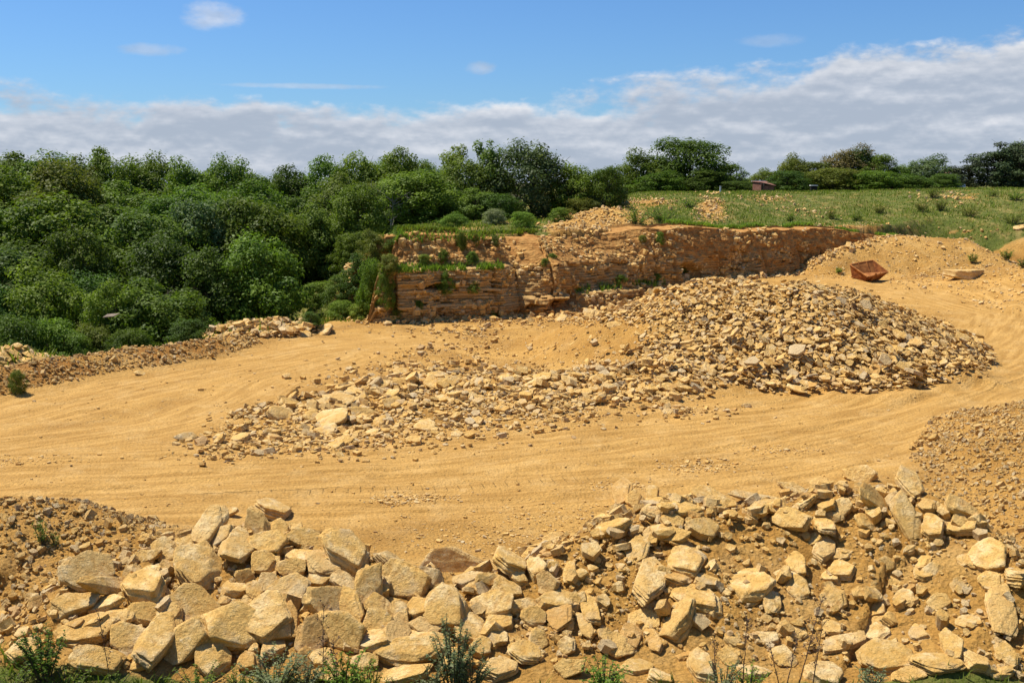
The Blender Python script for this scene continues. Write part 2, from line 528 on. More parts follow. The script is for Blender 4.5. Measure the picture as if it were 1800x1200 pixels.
def mesh_np(name, V, Fs, smooth=False):
    """V (n,3), Fs list of index arrays (m,k)"""
    me = bpy.data.meshes.new(name)
    V = np.asarray(V, np.float32)
    Fs = [np.asarray(f, np.int32) for f in (Fs if isinstance(Fs, (list, tuple)) else [Fs]) if len(f)]
    me.vertices.add(len(V))
    me.vertices.foreach_set('co', V.ravel())
    loops = np.concatenate([f.ravel() for f in Fs])
    counts = np.concatenate([np.full(len(f), f.shape[1], np.int32) for f in Fs])
    me.loops.add(len(loops))
    me.loops.foreach_set('vertex_index', loops)
    me.polygons.add(len(counts))
    me.polygons.foreach_set('loop_start', np.concatenate([[0], np.cumsum(counts)[:-1]]).astype(np.int32))
    me.polygons.foreach_set('loop_total', counts)
    me.polygons.foreach_set('use_smooth', np.full(len(counts), bool(smooth)))
    me.update(calc_edges=True)
    return me


def add(name, me, mat=None, parent=None, loc=None, rot=None, scale=None):
    o = bpy.data.objects.new(name, me)
    if me is not None and mat is not None and len(me.materials) == 0:
        me.materials.append(mat)
    COL.objects.link(o)
    if parent is not None:
        o.parent = parent
    if loc is not None:
        o.location = tuple(float(v) for v in loc)
    if rot is not None:
        o.rotation_euler = rot
    if scale is not None:
        o.scale = tuple(float(v) for v in scale)
    return o


def tag(o, label=None, category=None, group=None, kind=None):
    if label: o['label'] = label
    if category: o['category'] = category
    if group: o['group'] = group
    if kind: o['kind'] = kind
    return o


# ------------------------------------------------------------------ terrain sheet
ROWS = np.concatenate([np.linspace(-20, 12.6, 26), np.geomspace(13, 52, 350), np.geomspace(52.3, 104, 165), np.geomspace(105, 1800, 36)])
TCOL = np.concatenate([np.linspace(-3.2, -0.62, 24)[:-1], np.linspace(-0.62, 0.62, 640), np.linspace(0.62, 3.2, 24)[1:]])
OFFS = 8.0


def build_terrain():
    Yg = np.repeat(ROWS[:, None], len(TCOL), 1)
    Xg = TCOL[None, :] * (np.maximum(Yg, 4) + OFFS)
    X, Y = Xg.ravel(), Yg.ravel()
    z = height(X, Y)
    tr, lat, arc, which = track_info(X, Y)
    hm = {n: heap_mask(X, Y, n) for n in HEAPS}
    solid = np.maximum.reduce([hm[k] for k in ('front', 'left', 'big', 'low', 'right', 'berm', 'rubble')])
    tr = tr * sstep(0.25, 0.02, solid)
    z = z + sstep(0.25, 0.02, solid) * rut_sum(X, Y) * sstep(64, 34, Y)
    nr, nc = Yg.shape
    zg = z.reshape(nr, nc)
    idx = np.arange(nr * nc).reshape(nr, nc)
    q = np.stack([idx[:-1, :-1], idx[:-1, 1:], idx[1:, 1:], idx[1:, :-1]], -1).reshape(-1, 4)
    me = mesh_np('quarry_ground', np.stack([X, Y, z], 1), q, smooth=True)
    nz = fbm(X * 0.5, Y * 0.5, 77, 4)
    soil = np.clip(np.maximum.reduce([0.9 * sstep(0, .3, hm['front']), 1.0 * sstep(0, .3, hm['left']), 0.9 * sstep(0, .2, hm['berm']), 0.7 * sstep(0, .3, hm['right']), 0.75 * sstep(0.05, .3, hm['big']),
                                      0.5 * sstep(0, .3, hm['low']), .8 * sstep(0, .3, hm['rubble'])]) + 0.35 * nz * (tr < 0.5), 0, 1)
    d = Y - cliff_y(X)
    on_top = sstep(0.8, 1.6, d - 2.2)
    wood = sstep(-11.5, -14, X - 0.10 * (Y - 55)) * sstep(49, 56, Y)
    db, _, _, sb = polydist(X, Y, HEAPS['berm'][0][:, :2])
    behind = sstep(0.9, 2.0, db * sb) * sstep(-8, -11, X) * (Y < 62)
    bank_l = sstep(-6.8, -7.6, X) * sstep(-3, 0, d) * (Y < 75)
    grass = np.maximum.reduce([on_top * (0.62 + 0.25 * sstep(8, 14, X)), behind * 0.8, bank_l * 0.5])
    # bare earth on the mound and on scars in the bank
    scar = np.zeros_like(X)
    px, py = project(np.stack([X, Y, z], 1))
    for (cx, cy, rx, ry, s) in ((1060, 390, 75, 32, 1), (1150, 356, 60, 6, .6), (1250, 370, 28, 22, 1.0), (1010, 405, 40, 20, 1), (1350, 350, 40, 6, .6), (1420, 372, 50, 8, .4), (1700, 345, 60, 10, .45), (1690, 408, 40, 6, .8), (1420, 405, 130, 5, .8)):
        scar = np.maximum(scar, s * np.exp(-((px - cx) / rx) ** 2 - ((py - cy) / ry) ** 2))
    grass = np.clip(grass - 0.75 * scar, 0, 1) * (1 - 0.95 * sstep(.1, .4, hm['sand'])) * (1 - sstep(.05, .3, hm['backright']))
    # turf along the foot of the slope the picture is taken from
    grass = np.maximum(grass, 0.75 * sstep(14.75, 14.2, Y + 0.25 * nz))
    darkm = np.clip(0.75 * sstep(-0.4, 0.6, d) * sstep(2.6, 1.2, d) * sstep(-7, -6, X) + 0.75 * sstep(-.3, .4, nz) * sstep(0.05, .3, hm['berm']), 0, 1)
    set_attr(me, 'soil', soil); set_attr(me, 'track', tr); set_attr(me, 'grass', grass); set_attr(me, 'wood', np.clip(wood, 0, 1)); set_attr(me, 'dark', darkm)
    set_attr(me, 'track_uv', np.stack([arc, np.where(np.abs(lat) > 50, Y, lat), which], 1), 'FLOAT_VECTOR')
    tread = (which == 2) * np.exp(-((lat - 0.1) / 0.22) ** 4) * sstep(0.2, 0.5, vnoise(arc * 0.35, lat * 0 + 3, 9)) * tr
    set_attr(me, 'tread', tread)
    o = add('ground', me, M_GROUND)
    tag(o, 'bare orange quarry floor with wheel tracks, rising to grassy field and wood', 'ground', kind='structure')
    return zg, dict(scar=scar.reshape(nr, nc), grass=grass.reshape(nr, nc), track=tr.reshape(nr, nc), soil=soil.reshape(nr, nc))


ZG, GATTR = build_terrain()


def lookup(G, X, Y):
    X, Y = np.asarray(X, float), np.asarray(Y, float)
    r = np.interp(Y, ROWS, np.arange(len(ROWS)))
    c = np.interp(X / (np.maximum(Y, 4) + OFFS), TCOL, np.arange(len(TCOL)))
    r0 = np.clip(np.floor(r).astype(int), 0, len(ROWS) - 2); c0 = np.clip(np.floor(c).astype(int), 0, len(TCOL) - 2)
    fr, fc = r - r0, c - c0
    return (G[r0, c0] * (1 - fr) * (1 - fc) + G[r0 + 1, c0] * fr * (1 - fc) + G[r0, c0 + 1] * (1 - fr) * fc + G[r0 + 1, c0 + 1] * fr * fc)


def H(X, Y):
    return lookup(ZG, X, Y)


def normal(X, Y, e=0.35):
    X, Y = np.asarray(X, float), np.asarray(Y, float)
    gx = (H(X + e, Y) - H(X - e, Y)) / (2 * e); gy = (H(X, Y + e) - H(X, Y - e)) / (2 * e)
    n = np.stack([-gx, -gy, np.ones_like(gx)], -1)
    return n / np.linalg.norm(n, axis=-1, keepdims=True)


MARCH = np.geomspace(12.5, 140, 1400)


def on_ground(px, py):
    """first point of the terrain seen at a photo pixel (scalars)"""
    P = at(np.full(MARCH.shape, px), np.full(MARCH.shape, py), MARCH)
    below = H(P[:, 0], P[:, 1]) >= P[:, 2]
    i = int(np.argmax(below)) if below.any() else len(MARCH) - 1
    return P[i]


# ------------------------------------------------------------------ the worked face
def face_mat():
    m, t, b, out = new_mat('bedded_face')
    geo = t.n('ShaderNodeNewGeometry')
    pos = geo.outputs['Position']
    tone, earth = attr(t, 'tone'), attr(t, 'earth')
    st = t.n('ShaderNodeVectorMath', operation='MULTIPLY', inp={0: pos, 1: (0.5, 0.5, 5.0)}).outputs[0]
    beds = t.noise(st, 1.0, 6, 0.65)
    mid = t.noise(pos, 3.0, 6, 0.65)
    c = t.mix(tone, (0.37, 0.210, 0.066), (0.56, 0.370, 0.150))
    c = t.mix(t.math('MULTIPLY', t.ramp(beds, 0.5, 0.7), 0.6), c, (0.68, 0.48, 0.20))
    c = t.mix(t.math('MULTIPLY', t.ramp(mid, 0.5, 0.3), 0.6), c, (0.40, 0.22, 0.06))
    c = t.mix(earth, c, t.mix(t.ramp(mid, 0.35, 0.65), (0.34, 0.150, 0.036), (0.50, 0.265, 0.075)))
    t.link(c, b.inputs['Base Color'])
    n1 = bump(t, b, beds, 0.10, 0.7)
    bump(t, b, t.noise(pos, 8, 5, 0.7), 0.05, 0.8, n1)
    return m


M_FACE = face_mat()
FACE_LINE = smooth_path([(-9.2, 59.5), (-8.5, 57.6), (-7.8, 55.8), (-6.9, 54.7), (-5, 54.8), (-2.5, 55.8), (-0.3, 56.6), (0.35, 57.4), (2.2, 57.2), (3.6, 58.0), (5.5, 60.2), (8, 62.8),
                         (11, 65.4), (14.5, 68.4), (19, 72.4), (24, 75.9), (28, 78.2), (30.5, 80.5)], 10)


def build_face():
    seg = np.linalg.norm(np.diff(FACE_LINE, axis=0), axis=1)
    arc = np.concatenate([[0], np.cumsum(seg)])
    s = np.arange(0, arc[-1], 0.085)
    x = np.interp(s, arc, FACE_LINE[:, 0]); y = np.interp(s, arc, FACE_LINE[:, 1])
    tx, ty = np.gradient(x), np.gradient(y)
    k = np.ones(41) / 41
    tx, ty = np.convolve(np.pad(tx, 20, 'edge'), k, 'valid'), np.convolve(np.pad(ty, 20, 'edge'), k, 'valid')
    L = np.hypot(tx, ty)
    nx, ny = ty / L, -tx / L                      # outwards, towards the pit
    rng = np.random.default_rng(4)
    # beds
    zs = [-0.5]
    while zs[-1] < 5.0:
        zs.append(zs[-1] + rng.uniform(0.05, 0.19))
    rows, bed = [], []
    for i in range(len(zs) - 1):
        a, b = zs[i], zs[i + 1]
        for f in (0.03, 0.12, 0.5, 0.88, 0.97):
            rows.append(a + (b - a) * f); bed.append(i)
    rows, bed = np.array(rows), np.array(bed)
    S, Z0 = np.meshgrid(s, rows)
    B = np.repeat(bed[:, None], len(s), 1)
    Xs = np.repeat(x[None], len(rows), 0)
    frac = (Z0 + 0.5) / 5.5
    # beds dip slightly; block joints
    wid = 0.25 + 0.6 * hash2(B, B * 0, 3)
    shift = hash2(B, B * 0 + 5, 7) * 3
    blk = np.floor((S + 0.25 * fbm(S * 0.7, Z0, 8, 2)) / wid + shift).astype(np.int64)
    rnd = hash2(B, blk, 21)
    bedpush = (hash2(B, B * 0 + 2, 9) - 0.5) * 0.22
    right = sstep(-0.4, 0.6, Xs)
    far = sstep(6, 11, Xs)
    keep = 0.12 + 0.88 * sstep(-0.2, 0.3, fbm(S * 0.4, Z0 * 0.5, 55, 3)) 
    push = (rnd - 0.5) * 0.24 * keep + bedpush * keep * (1 - 0.5 * right) + 0.34 * fbm(S * 0.4, Z0 * 0.6, 15, 5, 0.6) + 0.12 * fbm(S * 2.2, Z0 * 2.6, 16, 3, 0.6) + right * 0.5 * fbm(S * 0.5 + 9, Z0 * 0.35, 25, 5, 0.6)
    push = push - 0.30 * np.exp(-((vnoise(S * 0.55, S * 0 + 3, 71) - 0.5) / 0.035) ** 2) * (0.5 + vnoise(S * .3, Z0 * .7, 5))
    top = np.repeat((H(x - nx * 5.4, y - ny * 5.4) + 0.05 + 0.12 * fbm(s * 0.8, s * 0, 44, 3) - 0.13 * np.clip(x - 22, 0, None))[None], len(rows), 0)
    zt = -0.5 + frac * (top + 0.5)
    # recessed joints between blocks and beds
    rowf = np.repeat(np.tile([1, 0, 0, 0, 1], len(zs) - 1)[:, None], len(s), 1)
    push = push - 0.10 * rowf * (0.3 + 0.7 * hash2(B, blk, 5)) * (1 - 0.3 * right)
    # missing blocks give dark holes
    push = push - 0.36 * (rnd > 0.94) * (1 - 0.35 * right)
    # batter and the grassed bench at mid height on the left
    up = np.clip(zt, 0, None)
    lean = (0.15 + 0.20 * right - 0.08 * far) * up
    bench = (1 - right) * (0.75 * sstep(2.62, 2.74, zt + 0.12 * fbm(S * 0.5, S * 0, 4, 2)))
    low = 0.45 * sstep(1.0, 1.2, zt + 0.25 * fbm(S * .4, S * 0, 14, 2)) * sstep(-0.6, 1.0, Xs) * (1 - far)
    upper = sstep(0.62, 0.72, frac + 0.05 * fbm(S * 0.4, S * 0, 24, 3))
    slump = (0.55 + 0.45 * right) * (1 - 0.85 * far) * upper * np.clip(zt - (-0.5 + 0.66 * (top + 0.5)), 0, None)
    talus = -0.9 * np.clip(1 - zt / 1.0, 0, 1) ** 1.5 * sstep(-0.1, 0.6, fbm(S * 0.28, S * 0 + 7, 27, 3))
    push = push * (1 - 0.78 * upper) + upper * 0.30 * fbm(S * 0.9, Z0 * 1.3, 37, 5, 0.65)
    back = lean + bench + low + slump + talus
    # overhangs: (x, z, rx, rz, depth)
    for (cx, cz, rx, rz, dp) in ((3.0, 0.55, 0.9, 0.25, 0.8), (3.7, 0.85, 0.35, 0.30, 0.9), (-0.1, 1.9, 0.22, 1.3, 0.35), (10.9, 1.75, 0.5, 0.40, 0.9), (11.6, 1.35, 0.5, 0.5, 0.7), (-6.2, 1.75, 0.35, 0.22, 0.6), (-6.0, 0.7, 0.3, 0.3, 0.5), (-3.6, 1.7, 0.6, 0.18, 0.5),
                                 (1.1, 0.5, 0.25, 0.15, 0.5), (1.6, 4.05, 0.8, 0.12, 0.3), (-0.35, 3.9, 0.2, 0.6, 0.4), (-8.0, 3.8, 0.8, 0.2, 0.5), (0.2, 0.15, 1.6, 0.16, .3), (2.1, 3.6, .12, .5, .35)):
        q = ((Xs - cx) / rx) ** 2 + ((zt - cz) / rz) ** 2
        push = push - dp * np.exp(-q * q) * (0.75 + 0.5 * rnd)
    zt = zt + 0.07 * fbm(S * 0.3, S * 0 + 2, 6, 3) * sstep(1.0, 0.85, frac)
    over = np.clip((frac - 0.965) / 0.03, 0, 1)
    off = push * (1 - over) - back - 1.4 * over
    zt = zt - 0.10 * over
    P = np.stack([Xs + np.repeat(nx[None], len(rows), 0) * off, np.repeat(y[None], len(rows), 0) + np.repeat(ny[None], len(rows), 0) * off, zt], -1)
    nr, nc = S.shape
    idx = np.arange(nr * nc).reshape(nr, nc)
    q = np.stack([idx[:-1, :-1], idx[:-1, 1:], idx[1:, 1:], idx[1:, :-1]], -1).reshape(-1, 4)
    me = mesh_np('worked_face', P.reshape(-1, 3), q)
    set_attr(me, 'tone', np.clip(0.25 + 0.5 * hash2(B, B * 0 + 1, 33) + 0.4 * (rnd - 0.5), 0, 1).ravel())
    depth_top = top - zt
    earth = np.clip(0.95 * sstep(1.5, 0.6, depth_top + 0.4 * fbm(S * 0.5, Z0, 12, 3)) + 0.65 * right * sstep(-0.25, 0.35, fbm(S * 0.3, Z0 * 0.6, 18, 3)) + 0.75 * far * (0.6 + 0.4 * fbm(S, Z0, 3, 2))
                    + 0.75 * upper + 0.6 * sstep(0.75, 0.3, zt) * sstep(-6, -4, Xs), 0, 1)
    set_attr(me, 'earth', earth.ravel())
    o = add('quarry_face', me, M_FACE)
    tag(o, 'bedded orange limestone quarry face with ledges below the trees', 'rock face', kind='structure')
    return P.reshape(nr, nc, 3), s, x, y


FACE_P, FACE_S, FACE_X, FACE_Y = build_face()


# ------------------------------------------------------------------ stones: shapes
def icosphere(sub):
    me = bpy.data.meshes.new('tmp')
    import bmesh
    bm = bmesh.new()
    bmesh.ops.create_icosphere(bm, subdivisions=sub, radius=1.0)
    bm.verts.ensure_lookup_table()
    V = np.array([v.co[:] for v in bm.verts]); Fc = np.array([[v.index for v in f.verts] for f in bm.faces])
    bm.free(); bpy.data.meshes.remove(me)
    return V / np.linalg.norm(V, axis=1, keepdims=True), Fc


ICO = {k: icosphere(k) for k in (2, 3, 5)}


def rock_mesh(name, seed, sub=5, flat=0.5, cuts=9, sharp=26, rough=1.0):
    """quarried block: soft-edged polyhedron from cutting planes, chipped edges, bedding lines on its sides.
    Fits the unit box, the bedding lies in its XY plane."""
    rng = np.random.default_rng(seed)
    D, Fc = ICO[sub]
    D = D * np.array([1.0, 1.0, flat]) * 1.0
    D = D / np.linalg.norm(D, axis=1, keepdims=True)
    planes = []
    ang0 = rng.uniform(0, 6.28)
    nside = rng.integers(4, 7)
    for k in range(nside):                                  # steep sides
        a = ang0 + (k + rng.uniform(-0.32, 0.32)) * 6.283 / nside
        tilt = rng.uniform(-0.35, 0.35)
        planes.append((np.array([cos(a) * cos(tilt), sin(a) * cos(tilt), sin(tilt)]), rng.uniform(0.72, 1.0)))
    for sgn in (1, -1):                                     # bedding planes
        n = np.array([rng.normal(0, 0.16), rng.normal(0, 0.16), sgn]); planes.append((n / np.linalg.norm(n), flat * rng.uniform(0.85, 1.0)))
    for k in range(cuts):                                   # broken corners
        n = rng.normal(0, 1, 3); n /= np.linalg.norm(n)
        h = np.sqrt((n[0] ** 2 + n[1] ** 2) * 0.82 + (n[2] * flat) ** 2 * 1.0) * rng.uniform(0.95, 1.2)
        planes.append((n, h))
    p = sharp
    acc = np.zeros(len(D))
    for n, h in planes:
        acc += np.maximum(D @ n / h, 0) ** p
    r = acc ** (-1.0 / p)
    V = D * r[:, None]
    # chips, hollows, and bedding ribs on the sides
    n1 = vnoise3(V * 2.2 + seed, seed) - 0.5
    n2 = vnoise3(V * 5.5 + seed, seed + 1) - 0.5
    n3 = vnoise3(V * 13.0, seed + 2) - 0.5
    sideways = 1 - np.abs(D[:, 2]) ** 2
    lam = sstep(0.35, 0.65, vnoise(V[:, 2] / flat * 7 + 0.8 * n1, np.full(len(V), seed * 1.7), seed)) - 0.5
    k = 1 + rough * (0.05 * n1 + 0.045 * n2 + 0.035 * n3 + 0.085 * sideways * lam)
    V = V * k[:, None]
    lo, hi = V.min(0), V.max(0)
    V = (V - (lo + hi) / 2) / (hi - lo)
    return mesh_np(name, V, Fc, smooth=True)


def plate_template(rng, n, thick_jit=0.25):
    """angular plate, unit size; returns verts and triangles/ngon fans"""
    a = np.sort((np.arange(n) + rng.uniform(-0.33, 0.33, n)) * 2 * pi / n)
    r = 0.5 * rng.uniform(0.72, 1.05, n)
    top = np.stack([r * np.cos(a), r * np.sin(a), 0.5 + rng.normal(0, thick_jit * 0.35, n)], 1)
    k = rng.uniform(0.86, 1.12, n)
    bot = np.stack([r * k * np.cos(a + 0.05), r * k * np.sin(a + 0.05), -0.5 + rng.normal(0, thick_jit * 0.3, n)], 1)
    V = np.vstack([top, bot, [[rng.normal(0, .08), rng.normal(0, .08), 0.5 + rng.normal(0.08, 0.12)]]])
    T = []
    for i in range(n):
        j = (i + 1) % n
        T += [(i, n + i, n + j), (i, n + j, j), (i, j, 2 * n)]
    for i in range(1, n - 1):
        T.append((n, n + i + 1, n + i))
    return V, np.array(T)


_tr = np.random.default_rng(8)
PLATES = {n: [plate_template(_tr, n) for _ in range(16)] for n in (4, 5, 6, 7)}


def quats_from_frames(ux, uy, uz):
    return np.stack([ux, uy, uz], -1)          # (N,3,3) matrices with columns


def frames(nrm, yaw):
    """rotation matrices: z along nrm, turned by yaw"""
    nrm = nrm / np.linalg.norm(nrm, axis=-1, keepdims=True)
    ref = np.where(np.abs(nrm[:, 2:3]) > 0.9, np.array([[1.0, 0, 0]]), np.array([[0, 0, 1.0]]))
    ux = np.cross(ref, nrm); ux /= np.linalg.norm(ux, axis=1, keepdims=True)
    uy = np.cross(nrm, ux)
    c, s = np.cos(yaw)[:, None], np.sin(yaw)[:, None]
    return quats_from_frames(ux * c + uy * s, -ux * s + uy * c, nrm)


def scatter(name, P, N, size, thick, rng, sides=(5, 6), tilt=0.3, aspect=(0.55, 1.0), mat=None, label=None, tone=None):
    """many loose pieces in one mesh (too many to count)"""
    n = len(P)
    R = frames(N + rng.normal(0, 1, (n, 3)) * tilt * np.array([1, 1, .5]), rng.uniform(0, 6.283, n))
    S = np.stack([size, size * rng.uniform(*aspect, n), thick], 1)
    which = rng.integers(0, 16, n); sd = np.asarray(sides)[rng.integers(0, len(sides), n)]
    tones = rng.random(n) if tone is None else tone
    Vs, Ts, To, base = [], [], [], 0
    for k in sides:
        for w in range(16):
            m = (sd == k) & (which == w)
            if not m.any():
                continue
            v, t = PLATES[k][w]
            vv = np.einsum('nij,nvj->nvi', R[m], v[None] * S[m][:, None, :]) + P[m][:, None, :]
            c = len(vv)
            Vs.append(vv.reshape(-1, 3))
            Ts.append((t[None] + (base + np.arange(c) * len(v))[:, None, None]).reshape(-1, 3))
            To.append(np.repeat(tones[m], len(v)))
            base += c * len(v)
    me = mesh_np(name, np.vstack(Vs), np.vstack(Ts))
    set_attr(me, 'tone', np.concatenate(To))
    o = add(name, me, mat or M_STONES)
    tag(o, label, kind='stuff')
    return o


ROCKS = [rock_mesh('boulder_shape', 100 + i, 5, (0.34, 0.46, 0.62, 0.28)[i % 4], cuts=7 + i % 5, sharp=(110, 150, 190)[i % 3]) for i in range(13)]
SLABS = [rock_mesh('slab_shape', 300 + i, 3, (0.22, 0.3, 0.4)[i % 3], cuts=5, sharp=90, rough=0.8) for i in range(24)]
CAM = np.array([0, 0, CAM_H])

